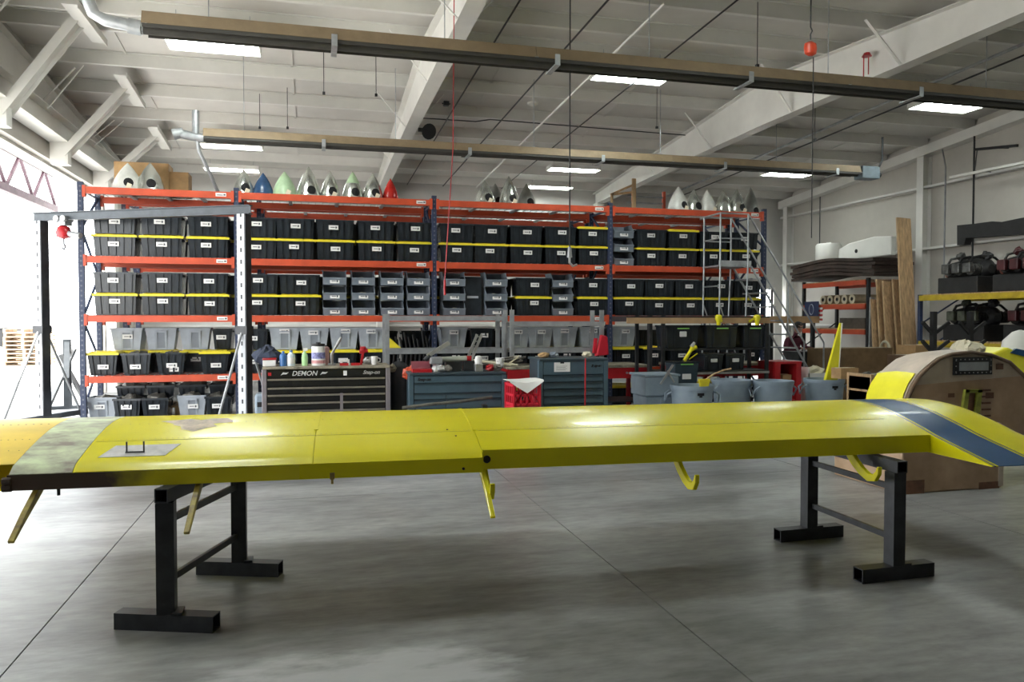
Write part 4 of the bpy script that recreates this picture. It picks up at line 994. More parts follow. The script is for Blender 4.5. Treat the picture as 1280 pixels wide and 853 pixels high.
o = q.sheet(G, .003).build('white_sheet', M_CARD, loc=(px_, 9.1, .835), smooth=50); tag(o, 'white paper sheet lying on the red crates', 'paper')

# ---- things on top of the black chest
CZ = 1.0
def on_chest(px, Y=10.3): return (atY(px, 455, Y).x, Y, CZ)
M_BLU = mat('bottle_blue', (0.05, 0.16, 0.4), 0.3, var=0.05); M_PALE = mat('bottle_pale', (0.6, 0.68, 0.72), 0.3, var=0.05); M_LIME = mat('bottle_lime', (0.45, 0.75, 0.35), 0.3, var=0.08)
def bottle(px, r, h, m, label, capm, name='bottle', Y=10.3, neck=.35, lab=None):
    t = thing(name, label, 'bottle', on_chest(px, Y))
    MB().lathe([(r, 0), (r, h * .68), (r * .8, h * .78), (r * neck, h * .86), (r * neck, h * .9)], 16).build('body', m, t, 40)
    MB().lathe([(r * neck * 1.15, h * .9), (r * neck * 1.15, h)], 12).build('cap', capm, t, 40)
    MB().lathe([(r * 1.02, h * .15), (r * 1.02, h * .55)], 16, cap0=False, cap1=False).build('wrap_label', lab or M_CARD, t, 40)
bottle(354, .045, .19, M_BLU, 'blue bottle on the black chest, left of the pair', M_BLU, lab=M_BLU); bottle(364, .05, .2, M_PALE, 'pale blue bottle on the black chest, right of the pair', M_BLU)
t = thing('spray_bottle', 'lime green spray bottle on the black chest', 'bottle', on_chest(381)); MB().lathe([(.038, 0), (.04, .1), (.034, .14), (.014, .17), (.014, .19)], 14).build('body', M_LIME, t, 40); MB().bb(-.02, .035, -.014, .014, .19, .225).bar((.0, 0, .19), (-.03, 0, .15), .012).build('trigger', M_CARD, t)
t = thing('wipes_tub', 'large white tub with printed label on the black chest', 'tub', on_chest(398)); MB().lathe([(.085, 0), (.085, .24), (.08, .25)], 22).build('body', M_CARD, t, 40); MB().lathe([(.086, .25), (.086, .28), (.03, .285), (.03, .3)], 22).build('cap', M_BLACK, t, 40); MB().lathe([(.0858, .09), (.0858, .17)], 22, cap0=False, cap1=False).build('print_band', mat('print_blue', (0.3, 0.3, 0.6), .5, var=.4, scale=20), t, 40); MB().lathe([(.0858, .03), (.0858, .07)], 22, cap0=False, cap1=False).build('print_band', mat('print_pink', (0.65, .3, .3), .5, var=.2, scale=20), t, 40)
t = thing('can', 'reddish can behind the white tub on the black chest', 'can', on_chest(407, 10.5)); MB().lathe([(.05, 0), (.05, .22), (.045, .225), (.02, .24)], 16).build('body', mat('can_pink', (.5, .3, .28), .4, var=.1), t, 40); MB().lathe([(.02, .24), (.02, .255)], 10).build('nozzle', M_BLACK, t)
t = thing('articulated_lamp', 'bent grey lamp arm on the black chest', 'lamp', on_chest(415, 10.4)); MB().lathe([(.05, 0), (.05, .02)], 14).build('base', M_GREYST, t); MB().tube([(0, 0, .02), (.0, 0, .14), (.03, 0, .2), (.09, 0, .31), (.12, 0, .36)], [.018, .02, .016, .02, .014], 8).build('arm', M_ALU, t, 60)
t = thing('storage_tin', 'red and white tin box at the left end of the black chest', 'tin', on_chest(337)); MB().bb(-.08, .08, -.05, .05, 0, .08).build('body', M_CARD, t, bevel=.006); MB().bb(-.085, .085, -.055, .055, .08, .105).build('lid', M_RED, t, bevel=.006)
t = thing('dark_cloth', 'dark crumpled jacket heaped behind the red tin', 'cloth', on_chest(334, 10.5)); lump('cloth', mat('dark_cloth', (0.03, .04, .07), .9, var=.2), .16, t, (0, 0, 0), .75, 4, 14)
t = thing('spray_gun', 'red spray gun on the black chest', 'tool', on_chest(454)); MB().bar((-.03, 0, .0), (.0, 0, .17), .03).build('grip', M_RED, t); MB().cyl((-.05, 0, .17), (.06, 0, .19), .028).build('head', M_RED, t); MB().lathe([(.035, .19), (.04, .23), (.03, .24)], 12).build('cup', M_RED, t)
t = thing('white_mug', 'white cup at the right end of the black chest', 'cup', on_chest(468)); MB().lathe([(.035, 0), (.045, .11), (.04, .11), (.032, .01)], 16).build('body', M_CARD, t, 40); MB().tube([(.04, 0, .09), (.075, 0, .08), (.075, 0, .04), (.038, 0, .03)], .007).build('handle', M_CARD, t)
t = thing('parts_heap', 'tangle of small grey parts beside the white cup', 'parts', on_chest(460, 10.45)); 
for k in range(5): lump('part', [PRT, M_ALU][k % 2], .05, t, (random.uniform(-.09, .09), random.uniform(-.05, .05), 0), .9, k)
for px, lab in ((444, 'red flat tray on the black chest'), (430, 'small red tray beneath a white label on black chest')):
    t = thing('small_tray', lab, 'tray', on_chest(px, 10.2)); MB().bb(-.05, .05, -.04, .04, 0, .025).build('base', M_RED, t); MB().bb(-.055, .055, -.045, -.04, 0, .035).build('lip', M_RED, t)
t = thing('card_box', 'small white card box on the black chest', 'box', on_chest(431, 10.35)); MB().bb(-.06, .06, -.03, .03, 0, .07).build('body', M_CARD, t); MB().bb(-.03, .03, -.032, -.03, .02, .04).build('print', M_INK, t)
# on the low blue chest
def on2(px, Y=9.75): return (atY(px, 462, Y).x, Y, .93)
t = thing('bench_vice', 'grey vice with a long raised lever on the low blue chest', 'vice', on2(545))
MB().lathe([(.07, 0), (.06, .05), (.04, .08), (.06, .12)], 14).build('base', M_ALU, t, 40); MB().bb(-.08, .08, -.06, .06, .1, .19).build('jaw', M_GREYST, t, bevel=.015); MB().bar((-.11, 0, .2), (.17, 0, .37), .045, .05).build('lever', M_ALU, t); MB().cyl((-.14, 0, .15), (-.08, 0, .21), .03).build('pivot', M_DARK, t)
t = thing('rivet_press', 'white ribbed bar tool standing tilted on the low blue chest', 'tool', on2(588, 9.85))
for d in (-.03, .03): MB().bar((d - .02, 0, .13), (d + .12, 0, .47), .03, .03).build('bar', M_ALU, t)
for k in range(5): MB().bar((-.03 + .028 * k, 0, .2 + .06 * k), (.05 + .028 * k, 0, .2 + .06 * k), .02, .012).build('rung', M_ALU, t)
MB().bb(-.1, .1, -.08, .08, 0, .13).build('base', M_DARK, t)
t = thing('caulk_gun', 'grey tube gun lying on the low blue chest', 'tool', on2(566, 9.85)); MB().cyl((-.15, 0, .15), (.18, 0, .16), .035, n=12).build('tube', mat('tube_sage', (.4, .42, .36), .5), t, 50); MB().cyl((.18, 0, .16), (.24, 0, .16), .036, n=12).build('red_end', M_RED, t); MB().bb(-.1, .1, -.05, .05, 0, .12).build('rest', M_DARK, t)
t = thing('red_case', 'open red plastic case on the left of the low blue chest', 'case', on2(527)); MB().bb(-.12, .12, -.08, .08, 0, .04).build('base', M_RED, t); MB().hexa([(-.12, .06, .04), (.12, .06, .04), (.12, .08, .04), (-.12, .08, .04), (-.12, .1, .13), (.12, .1, .13), (.12, .12, .13), (-.12, .12, .13)]).build('lid', mat('dusty_red', (.25, .06, .08), .5), t)
t = thing('orange_bag', 'orange and brown bag hanging left of the low blue chest', 'bag', (atY(519, 462, 10.0).x - .05, 10.1, .8)); lump('body', M_ORANGE, .1, t, (0, 0, 0), .9, 9, 12)
t = thing('small_machine', 'white and grey small machine beside the ribbed bar tool', 'machine', on2(598, 9.7)); MB().bb(-.05, .05, -.05, .05, 0, .1).build('base', M_ALU, t, bevel=.01); MB().lathe([(.045, .1), (.05, .14), (.04, .19), (.02, .2)], 14).build('head', M_CARD, t, 40)
for k, px in enumerate((612, 622, 560, 552)):
    o = lump('loose_part', [M_RED, PRT, PRT, M_ALU][k], .06, None, on2(px, 9.7), .7, 20 + k); tag(o, ['red loose part at the right end of low blue chest', 'brown oily part at the right end of low blue chest', 'dark oily part under the tube gun', 'bright metal part beside the vice'][k], 'part', 'loose parts')
t = thing('parts_tray', 'brown tangle of tubes on the red workbench', 'parts', (atY(622, 460, 12.0).x, 12.1, .84))
for k in range(7): MB().tube([(random.uniform(-.5, .5), random.uniform(-.1, .1), .02) , (random.uniform(-.5, .5), 0, random.uniform(.06, .16)), (random.uniform(-.5, .5), random.uniform(-.1, .1), .02)], .02).build('tube', PRT2 if k % 2 else PRT, t)
t = thing('white_bucket', 'small white bucket on the red workbench', 'bucket', (atY(625, 455, 12.0).x, 12.0, .84)); MB().lathe([(.055, 0), (.075, .14), (.07, .14), (.05, .01)], 16).build('body', M_CARD, t, 40); MB().tube([(-.07, 0, .13), (-.05, -.05, .08), (.05, -.05, .08), (.07, 0, .13)], .004).build('bail', M_DARK, t)
for k, (px, lab, m) in enumerate(((681, 'tan rag on the tall blue cabinet', M_CARDB), (693, 'grey rag on the tall blue cabinet', M_BIN), (735, 'pale cloth on the right of the tall blue cabinet', PRT2))):
    o = lump('rag', m, .07, None, (atY(px, 452, 9.5).x, 9.55, 1.10), .5, 40 + k, 12); tag(o, lab, 'rag', 'rags')
t = thing('red_jacket', 'red jacket hanging on the grey shelf post', 'jacket', (atY(752, 440, 12.15).x, 12.16, .98)); MB().add([(-.1, -.04, 0), (.12, -.04, .02), (.1, -.04, .33), (-.02, -.04, .36), (-.12, .04, 0), (.14, .04, .02), (.1, .03, .33), (-.02, .03, .36)], [(0, 1, 2, 3), (7, 6, 5, 4), (0, 4, 5, 1), (1, 5, 6, 2), (2, 6, 7, 3), (3, 7, 4, 0)]).build('body', M_REDC, t, bevel=.02); MB().bar((-.1, 0, .3), (-.13, 0, .05), .05).build('sleeve', M_REDC, t)
# dark hanging gear between the chests
t = thing('hanging_coveralls', 'dark coveralls hanging between the black and blue chests', 'clothing', (atY(500, 480, 10.2).x, 10.3, .0))
MB().lathe([(.17, .02), (.19, .3), (.17, .6), (.2, .8), (.15, .95), (.05, 1.04)], 14, sy=.6).build('cloth', mat('black_cloth', (.012, .012, .014), .9, var=.3), t, 60); MB().cyl((0, 0, 0), (0, 0, 1.08), .018).build('pole', M_DARK, t); lump('olive_strap', mat('olive_cloth', (.14, .13, .09), .9), .06, t, (-.1, -.08, .9), .9, 2)
t = thing('blue_cooler', 'pale blue plastic panel standing left of the black chest', 'panel', (atY(325, 505, 10.2).x, 10.3, 0)); MB().bb(-.06, .06, -.15, .15, 0, .66).build('body', M_BINB, t, bevel=.03); MB().bb(-.03, .03, -.165, -.15, .5, .56).build('handle', M_BLACK, t)
o = MB().tube([(0, 0, 0), (.3, 0, .03), (.7, .02, .055), (1.1, .02, .1)], .02, 8).build('steel_bar', PRT, loc=(atY(503, 514, 9.2).x, 9.2, 0), smooth=60)
o.location.z = .545; tag(o, 'oily round bar lying across trestles before the blue chest', 'bar')
t = thing('saw_stand', 'low dark stand behind the wing carrying the oily bar', 'stand', (atY(560, 514, 9.2).x, 9.2, 0))
for x in (-.35, .45): MB().bb(x - .03, x + .03, -.04, .04, 0, .525 + .035 * (x > 0)).build('leg', M_DARK, t)
MB().bar((-.35, 0, .3), (.45, 0, .3), .04).build('rail', M_DARK, t)
o = MB().tube([(0, 0, 0), (.9, 0, .01), (1.6, 0, .03)], .045, 10).build('padded_pole', M_DARK, loc=(atY(122, 522, 12.6).x, 12.6, .05), smooth=60); tag(o, 'long dark padded pole on the floor before the left rack bay', 'pole')

# ------------------------------------------------------------------ rolling ladder
t = thing('rolling_ladder', 'tall grey rolling stair ladder at the right end of the rack', 'ladder', (atY(908, 330, 12.94).x, 12.94, 0))
hw = .30; PZ = 2.58; fl = .33; run = 1.55
def tb(name, pts, r=.017): return MB().tube(pts, r, 8).build(name, M_GALV, t, 60)
for y in (-hw, hw):
    tb('rear_leg', [(-fl, y, .08), (-fl * .9, y, PZ), (-fl * .9, y, PZ + .93)])
    tb('front_leg', [(fl * .8, y, PZ + .93), (fl * .8, y, PZ), (fl * .5, y, .08)])
    tb('stringer', [(fl, y, PZ - .02), (fl + run, y, .15)], .02)
    tb('handrail', [(-fl * .9, y, PZ + .93), (fl * .8, y, PZ + .93), (fl + run, y, 1.15), (fl + run, y, .2)])
    tb('mid_rail', [(-fl * .9, y, PZ + .48), (fl * .8, y, PZ + .48)], .012)
    tb('baluster', [(fl + run * .5, y, PZ * .5 + .05), (fl + run * .5, y, PZ * .5 + .95)], .012)
    tb('diagonal_brace', [(-fl * .95, y, 1.9), (fl * .6, y, .5)], .012)
    for x in (-fl, fl + run): MB().cyl((x, y - .02, .06), (x, y + .02, .06), .06, n=12).build('caster', M_BLACK, t)
tb('end_rail', [(-fl * .9, -hw, PZ + .93), (-fl * .9, hw, PZ + .93)]); tb('end_rail', [(-fl * .9, -hw, PZ + .48), (-fl * .9, hw, PZ + .48)], .012)
for z in (.4, 1.3, 2.2): tb('cross_rail', [(-fl * .93, -hw, z), (-fl * .93, hw, z)], .013)
MB().bb(-fl, fl, -hw, hw, PZ - .03, PZ).bb(-fl, fl, -hw - .006, -hw, PZ - .03, PZ + .08).build('platform', M_GALV, t)
for k in range(1, 10):
    u = k / 10; MB().bb(fl + run * u - .12, fl + run * u + .06, -hw, hw, PZ * (1 - u) + .02 * u, PZ * (1 - u) + .02 * u + .025).build('step', M_GALV, t)

# ------------------------------------------------------------------ overhead radiant heaters
def heater(label, X0, X1, Y, Z, box_right):
    t = thing('tube_heater', label, 'heater', (X0, Y, Z)); L_ = X1 - X0
    n = 3
    for k in range(n):
        a, b = L_ * k / n + .002, L_ * (k + 1) / n - .002
        prof = [(-.17, .0), (-.165, .0), (-.115, .125), (.115, .125), (.165, .0), (.17, .0), (.12, .132), (-.12, .132)]
        MB().ext(prof, 0, a, b).build('reflector', M_TAN, t)
        for s in (-1, 1): MB().bb(b - .02, b + .02, s * .125 - .05, s * .125 + .05, .0, .004).build('joint_strap', M_GALV, t)
    MB().cyl((-.02, 0, -.005), (L_ + .02, 0, -.005), .052, n=14).build('radiant_tube', M_HBLACK, t, 50)
    MB().bb(.01, L_, -.16, -.148, -.035, .0).bb(.01, L_, .148, .16, -.035, .0).build('lower_lip', M_HBLACK, t)
    x = .6
    while x < L_:
        MB().bb(x - .015, x + .015, -.06, .06, .132, .15).build('hanger_clip', M_GALV, t)
        MB().cyl((x, 0, .15), (x, 0, roof(Y) - Z - .0), .006, n=6).build('hanger_rod', M_GALV, t)
        MB().bb(x + 1.2, x + 1.26, -.175, .175, -.07, -.055).bb(x + 1.2, x + 1.26, -.178, -.172, -.07, .05).build('tube_bracket', M_GALV, t)
        x += 2.4
    if box_right:
        MB().bb(L_ + .05, L_ + .45, -.13, .13, -.1, .14).build('burner_box', mat('burner_blue', (.15, .19, .22), .5), t, bevel=.015); MB().cyl((L_ + .45, 0, .0), (L_ + .55, 0, 0), .05).build('inlet', M_DARK, t)
        MB().tube([(L_ + .5, 0, .1), (L_ + .6, 0, .3), (L_ + .6, 0, .75)], .02).build('gas_line', M_DARK, t)
    return t
PXh1 = atY(180, 28, 8.4); PXh2 = atY(255, 168, 13.1)
h1 = heater('long tan radiant tube heater overhead, nearest the camera', PXh1.x, 10.4, 8.4, PXh1.z - .06, True)
MB().tube([(0, 0, .0), (-.35, 0, .05), (-.45, 0, .10), (-.62, 0, .55), (-.72, 0, 1.15)], .06, 10).build('flue_pipe', M_GALV, h1, 40)
MB().cyl((-.14, 0, .015), (-.02, 0, 0), .075, n=12).build('flue_collar', M_GALV, h1, 50)
h2 = heater('farther tan radiant tube heater hung above the rack', PXh2.x, 10.35, 13.1, PXh2.z - .06, True)
MB().tube([(0, 0, .0), (-.18, 0, .02), (-.4, 0, .06)], .07, 10).build('flue_pipe', M_GALV, h2, 40); MB().cyl((-.12, 0, .02), (-.12, 0, .42), .055, n=10).build('flue_riser', M_GALV, h2, 50); MB().cyl((-.45, 0, .03), (-.3, 0, .075), .09, .075, n=12).build('flue_cap', M_GALV, h2, 50)
MB().tube([(-.1, 0, 0), (-.08, .02, -.2), (.05, .25, -.5), (.16, .62, -.82)], .03, 8).build('drop_pipe', M_GREYST, h2, 40)

# ------------------------------------------------------------------ fluorescent fixtures
def fixture(px, py, Y, label, w=1.2, d=.6, tubes=3, drop=None):
    p = atY(px, py, Y); t = thing('ceiling_light', label, 'ceiling light', (p.x, Y, p.z), 0, 'fluorescent ceiling lights')
    MB().bb(-w / 2, w / 2, -d / 2, d / 2, .07, .09).bb(-w / 2, w / 2, -d / 2 - .02, -d / 2, -.005, .09).bb(-w / 2, w / 2, d / 2, d / 2 + .02, -.005, .09).bb(-w / 2 - .02, -w / 2, -d / 2, d / 2, -.005, .09).bb(w / 2, w / 2 + .02, -d / 2, d / 2, -.005, .09).build('housing', M_STEELW, t)
    for k in range(tubes):
        y = -d / 2 + d * (k + .5) / tubes
        MB().bb(-w / 2 + .03, w / 2 - .03, y - d / tubes * .40, y + d / tubes * .40, .012, .03).build('lit_tube', M_TUBEL, t)
    for s in (-1, 1): MB().cyl((s * w * .4, 0, .09), (s * w * .4, 0, max(.12, roof(Y) + .03 - p.z)), .005, n=6).build('hanger', M_GALV, t)
FX = [(267, 58, 11.5, 'lit fluorescent light left, under the near heater'), (790, 97, 11.5, 'lit fluorescent light in the middle under the near heater'), (1185, 134, 11.5, 'lit fluorescent light at the right, nearest the side wall'),
      (290, 184, 17.3, 'lit fluorescent strip below the farther heater at left'), (290, 213, 19.3, 'dim lit strip just above the spinners at left'), (717, 213, 17.6, 'lit fluorescent light above the third rack bay'), (687, 235, 19.8, 'low lit strip just above the rack top, third bay'), (983, 219, 17.2, 'lit fluorescent light by the right rack end')]
for px, py, Y, lab in FX: fixture(px, py, Y, lab, 1.2, .55 if Y < 15 else .42, 2)
for px, lab in ((-1.3, 'left'), (4.8, 'middle'), (10.9, 'right')):      # unseen row added for fill light, continuing the grid over the wing
    r_ = Vector((px, 5.6, 5.25)) - CAM; d_ = Vector((r_.dot(_r), r_.dot(_u), r_.dot(_f)))
    fixture(640 + d_.x / d_.z * FPX, 426.5 - d_.y / d_.z * FPX, 5.6, 'added lit fluorescent light out of view above the wing, %s in its row' % lab, 1.2, .55, 2)

# ------------------------------------------------------------------ conduits, cables, reels
def pipe(label, pts, r, m=M_GREYST, name='conduit', cat='conduit', group='ceiling conduits'):
    o = MB().tube(pts, r, 6).build(name, m, smooth=60); return tag(o, label, cat, group)
zc = lambda y: roof(y) - .05
pipe('dark conduit running down the roof slope right of the first rafter', [(2.45, 8, zc(8)), (2.45, 20.5, zc(20.5))], .014, M_DARK)
pipe('dark conduit parallel to the first, farther right', [(3.4, 7, zc(7)), (3.4, 20.5, zc(20.5))], .014, M_DARK)
pipe('white pipe running down the roof slope in the middle bay', [(4.3, 9, zc(9)), (4.3, 20.5, zc(20.5))], .02, M_STEELW)
pipe('grey conduit beside the white roof pipe', [(5.0, 8, zc(8)), (5.0, 20.5, zc(20.5))], .012, M_DARK)
pipe('bright pipe along the roof in the right bay', [(9.9, 9, zc(9)), (9.9, 20.5, zc(20.5))], .025, M_GALV)
pipe('dark pipe along the roof in the right bay', [(10.3, 9, zc(9)), (10.3, 20.5, zc(20.5))], .015, M_DARK)
pipe('thin conduit with an offset bend crossing the middle bay', [(1.9, 15.3, zc(15.3)), (3.2, 15.3, zc(15.3)), (3.5, 15.3, zc(15.3) + .06), (7.8, 15.3, zc(15.3))], .012, M_DARK)
for k, (x, y) in enumerate(((2.45, 14.4), (5.0, 12.6), (3.4, 17.6))):
    o = MB().bb(-.05, .05, -.05, .05, -.05, .03).cyl((-.08, 0, -.01), (.08, 0, -.01), .012).build('junction_box', M_DARK, loc=(x, y, zc(y))); tag(o, ['junction box on the first dark conduit', 'junction box on the conduit above the middle light', 'junction box far back on the second conduit'][k], 'junction box', 'junction boxes')
t = thing('smoke_detector', 'white domed sensor hanging in the middle bay', 'sensor', (3.9, 13.6, roof(13.6) - .25)); MB().cyl((0, 0, .05), (0, 0, .25), .012).build('stem', M_STEELW, t); MB().lathe([(.02, -.03), (.1, .0), (.1, .03), (.03, .06)], 16).build('dome', M_STEELW, t, 40)
t = thing('speaker_horn', 'black horn on the first rafter', 'speaker', (1.98, 13.9, 4.98)); MB().cyl((0, 0, 0), (.05, -.16, -.06), .05, .14, n=16).build('horn', M_BLACK, t, 40); MB().bb(-.12, -.02, -.03, .03, -.03, .03).build('bracket', M_DARK, t)
# long wires: hoist cord with grey hook, red line, reel
hx = atY(712, 322, 8.5)
t = thing('hoist_cable', 'dark vertical cable hanging before the third rack bay', 'cable', (hx.x, 8.5, 0)); MB().cyl((0, 0, hx.z + .1), (0, 0, roof(8.5) + .18), .008, n=6).build('wire', M_DARK, t); MB().cyl((0, 0, hx.z), (0, 0, hx.z + .12), .03, .018, n=10).build('sleeve', M_GREYST, t); MB().tube([(0, 0, hx.z), (.0, 0, hx.z - .06), (.04, 0, hx.z - .1), (.09, 0, hx.z - .08)], .014).build('hook', M_ALU, t)
rx0 = atY(568, 0, 9.0); rx1 = atY(556, 350, 9.0)
t = thing('red_air_line', 'thin red hose hanging from the first rafter past the bins', 'hose', (rx0.x, 9.0, 0)); MB().tube([(0, 0, roof(9.0) + .15), (-.02, 0, 3.6), (rx1.x - rx0.x, 0, rx1.z)], .006, 5).build('hose', M_RED, t); MB().cyl((rx1.x - rx0.x, 0, rx1.z - .18), (rx1.x - rx0.x, 0, rx1.z), .014).build('nozzle', M_RED, t)
p = atY(1013, 61, 7.6)
t = thing('cable_reel', 'orange retractable reel hanging near the second rafter', 'reel', (p.x, 7.6, p.z)); MB().lathe([(.025, -.08), (.07, -.055), (.08, 0), (.07, .055), (.025, .08)], 18, sy=.6).build('drum', mat('reel_orange', (.6, .06, .02), .35, var=.15), t, 40); MB().tube([(0, 0, .1), (0, .0, .16), (.02, 0, .2), (0, 0, .24), (0, 0, roof(7.6) + .15 - p.z)], .008).build('hook', M_DARK, t); MB().cyl((.04, 0, -.09), (.04, 0, -2.1), .006, n=6).build('cord', M_BLACK, t)
t = thing('red_hook_lamp', 'small red clamp hanging on the second rafter', 'clamp', (7.70, 9.55, 5.35)); MB().lathe([(.07, 0), (.04, .05), (.01, .06)], 12).build('shade', M_RED, t); MB().cyl((-.05, 0, -.3), (-.05, 0, 0), .008).build('arm', M_RED, t); MB().cyl((.03, 0, -.25), (.03, 0, 0), .008).build('arm', M_RED, t)
for k, (x, y, l) in enumerate(((-.9, 15.0, .6), (.2, 12.2, .9), (1.0, 12.4, .8), (-.4, 14.6, .7), (5.6, 9.0, .8), (6.2, 13.3, .7), (9.2, 12.8, .9))):
    o = MB().cyl((0, 0, 0), (0, 0, -l), .006, n=5).bb(-.02, .02, -.02, .02, -l - .04, -l).build('hanger_rod', M_DARK, loc=(x, y, roof(y) + .1)); tag(o, 'thin hanging rod with a small end block, ' + ['above the first rack bay', 'left of the first rafter, longer', 'closest to the first rafter', 'above the second rack bay', 'by the near heater, right half', 'before the second rafter', 'beyond the second rafter'][k], 'rod', 'hanging ceiling rods')
# wall conduits on the right
wx = 13.70
def wall_pipe(label, pts, r, m): pipe(label, pts, r, m, 'wall_conduit', 'conduit', 'wall conduits')
a = atX(1218, 175, wx); wall_pipe('dark drop pipe down the right wall beside the black airfoil', [(wx, a.y, 5.5), (wx, a.y, 2.2)], .02, M_DARK)
b = atX(1178, 180, wx); wall_pipe('grey drop pipe right of the wall column', [(wx, b.y, 5.4), (wx, b.y - .1, 5.0), (wx, b.y - .1, 2.2)], .018, M_GREYST)
c = atX(1025, 260, wx); wall_pipe('thin dark drop pipe left on the right wall', [(wx, c.y, 5.0), (wx, c.y, 2.6)], .016, M_DARK)
a1, a2 = atX(1219, 187, 13.2), atX(1272, 182, 13.2)
t = thing('wall_lamp', 'slim black strip light on an arm by the right wall', 'lamp', (13.2, a1.y, a1.z)); MB().bar((0, 0, 0), (0, a2.y - a1.y, a2.z - a1.z), .05, .05).build('strip', M_BLACK, t); MB().cyl((0, -.05, 0), (.5, .5, -.3), .012).build('arm', M_DARK, t); MB().cyl((0, -.1, 0), (.74, -.1, .05), .012).build('arm', M_DARK, t)
a1, a2 = atX(1188, 222, 13.3), atX(1280, 211, 13.3)
t = thing('strip_light', 'long pale unlit tube fixture along the right wall', 'lamp', (13.3, a1.y, a1.z)); MB().bar((0, 0, 0), (0, a2.y - a1.y - 1.0, a2.z - a1.z + .1), .07, .05).build('housing', M_STEELW, t); MB().cyl((0, -.6, .03), (0.44, -.6, .03), .01).build('bracket', M_DARK, t); MB().cyl((0, -2.6, .1), (0.44, -2.6, .1), .01).build('bracket', M_DARK, t)
# black airfoil piece hung on the wall
pts = [(1201, 282), (1222, 280), (1245, 277), (1256, 278), (1280, 273), (1300, 270), (1300, 292), (1280, 293), (1240, 296), (1212, 298), (1210, 306), (1201, 307)]
pr = [atX(a, b, 13.68) for a, b in pts]
o = MB().ext([(q.y, q.z) for q in pr], 0, 13.58, 13.755).build('black_airfoil', M_BLACK); tag(o, 'long black airfoil section hung on the right wall', 'airfoil')

# ------------------------------------------------------------------ racks along the right wall
def wall_rack(label, X0, depth, ya, yb, levels, zpost, mbeam, mpost):
    t = thing('wall_rack', label, 'storage rack', (X0, ya, 0)); Ln = ya - yb
    for y in (0, -Ln):
        for x in (.03, depth - .03): MB().bb(x - .035, x + .035, y - .035, y + .035, 0, zpost).build('post', mpost, t)
        for k in range(3): MB().bar((.05, y, .3 + .6 * k), (depth - .05, y, .9 + .6 * k), .025).build('upright_brace', mpost, t)
    for z in levels:
        for x in (-.01, depth + .01): MB().bb(x - .025, x + .025, -Ln + .03, -.03, z - .11, z).build('beam', mbeam, t)
        n = 7
        for k in range(n):
            y = -Ln + .06 + (Ln - .12) * k / n; MB().bb(0, depth, y, y + (Ln - .12) / n - .03, z, z + .02).build('deck_board', M_WOOD, t)
    return t
OY0, OY1, OX = 17.6, 15.2, 12.35
wall_rack('orange rack under the dark sheets along the right wall', OX, 1.05, OY0, OY1, [.75, 1.35, 1.95, 2.5], 2.55, M_ORANGE, M_DARK)
YY0, YY1, YX = 13.35, 9.4, 12.1
wall_rack('yellow beamed rack carrying engines along the right wall', YX, 1.2, YY0, YY1, [1.15, 2.08], 2.1, mat('rack_yellow', (0.50, 0.36, 0.015), .5, var=.12), M_BLUE)
# dark corrugated sheets stacked on the orange rack
M_SHEET = mat('brown_sheet', (0.06, 0.038, 0.028), .7, var=.25, scale=5)
for k in range(5):
    G = [[(x, y, .05 * math.sin((y - 16) * 1.9 + .4) + (.0)) for y in [14.95 + 3.1 * i / 24 for i in range(25)]] for x in (12.3, 13.35)]
    o = MB().sheet(G, .07).build('curved_sheet', M_SHEET, loc=(-.02 * (k % 3), -.05 * (k % 2), 2.70 + k * .085), smooth=40)
    tag(o, ['bottom', 'second lowest', 'middle', 'second highest', 'top'][k] + ' brown curved sheet of the stack on the orange rack', 'sheet', 'brown curved sheets')
# white tanks behind
for px, w_, lab in ((1046, .42, 'white plastic drum on the sheets by the right wall'), (1085, .62, 'long white moulded panel leaning on the right wall')):
    p = atX(px, 320, 13.3); t = thing('white_drum' if px < 1060 else 'moulded_fairing', lab, 'drum' if px < 1060 else 'panel', (13.3, p.y, 3.05))
    if px < 1060:
        t.location.x = 13.05; t.location.z = 3.09; MB().lathe([(.3, 0), (.32, .05), (.32, .42), (.28, .47), (.05, .48)], 22).build('body', M_STEELW, t, 40); MB().lathe([(.06, .48), (.06, .51)], 12).build('cap', M_STEELW, t)
    else:
        t.location.x = 13.12; t.location.z = 3.09
        MB().ext([(-1.0, 0), (.9, 0), (.9, .3), (.5, .42), (-.4, .5), (-1.0, .45)], 0, 0, .14).build('panel', M_STEELW, t, bevel=.03); MB().cyl((-.01, .2, .2), (0.01, .2, .2), .05).build('hole', M_GAP, t)
# rolls on orange rack
for k in range(5):
    y = OY1 + .65 + k * .27; o = MB().cyl((0, 0, .11), (.8, 0, .11), .11, n=18).cyl((-.004, 0, .11), (.001, 0, .11), .045, n=12, m=1).build('paper_roll', [PRT2, M_GAP], loc=(OX + .1, y, 1.97), smooth=50); tag(o, 'paper roll, %s from the leaning timber on the orange rack' % ORD[k], 'roll', 'paper rolls')
carton('flat dark carton on the middle orange shelf', OX + .5, 15.9, 1.37, .7, .9, .25, 0, m=mat('dark_card', (.12, .1, .08), .8))
t = thing('flag_poster', 'striped red and white flag hung at the orange rack end', 'flag', (OX - .06, 17.05, 1.56)); 
for k in range(6): MB().bb(0, .012, -.32, .32, k * .055, k * .055 + .054).build('stripe', [M_RED, M_CARD][k % 2], t)
p = atX(1010, 388, OX - .2); t = thing('blue_poster', 'dark blue poster with a pale round emblem by the orange rack', 'poster', (OX - .1, p.y, p.z)); MB().bb(0, .012, -.28, .28, -.22, .22).build('sheet', mat('poster_navy', (.02, .03, .09), .6), t)
ring = MB(); ring.tube([(-.003, .09 * math.cos(a_), .02 + .13 * math.sin(a_)) for a_ in [2 * PI * i / 18 for i in range(19)]], .012, 6); ring.build('emblem', mat('emblem_pale', (.25, .28, .36), .6), t)
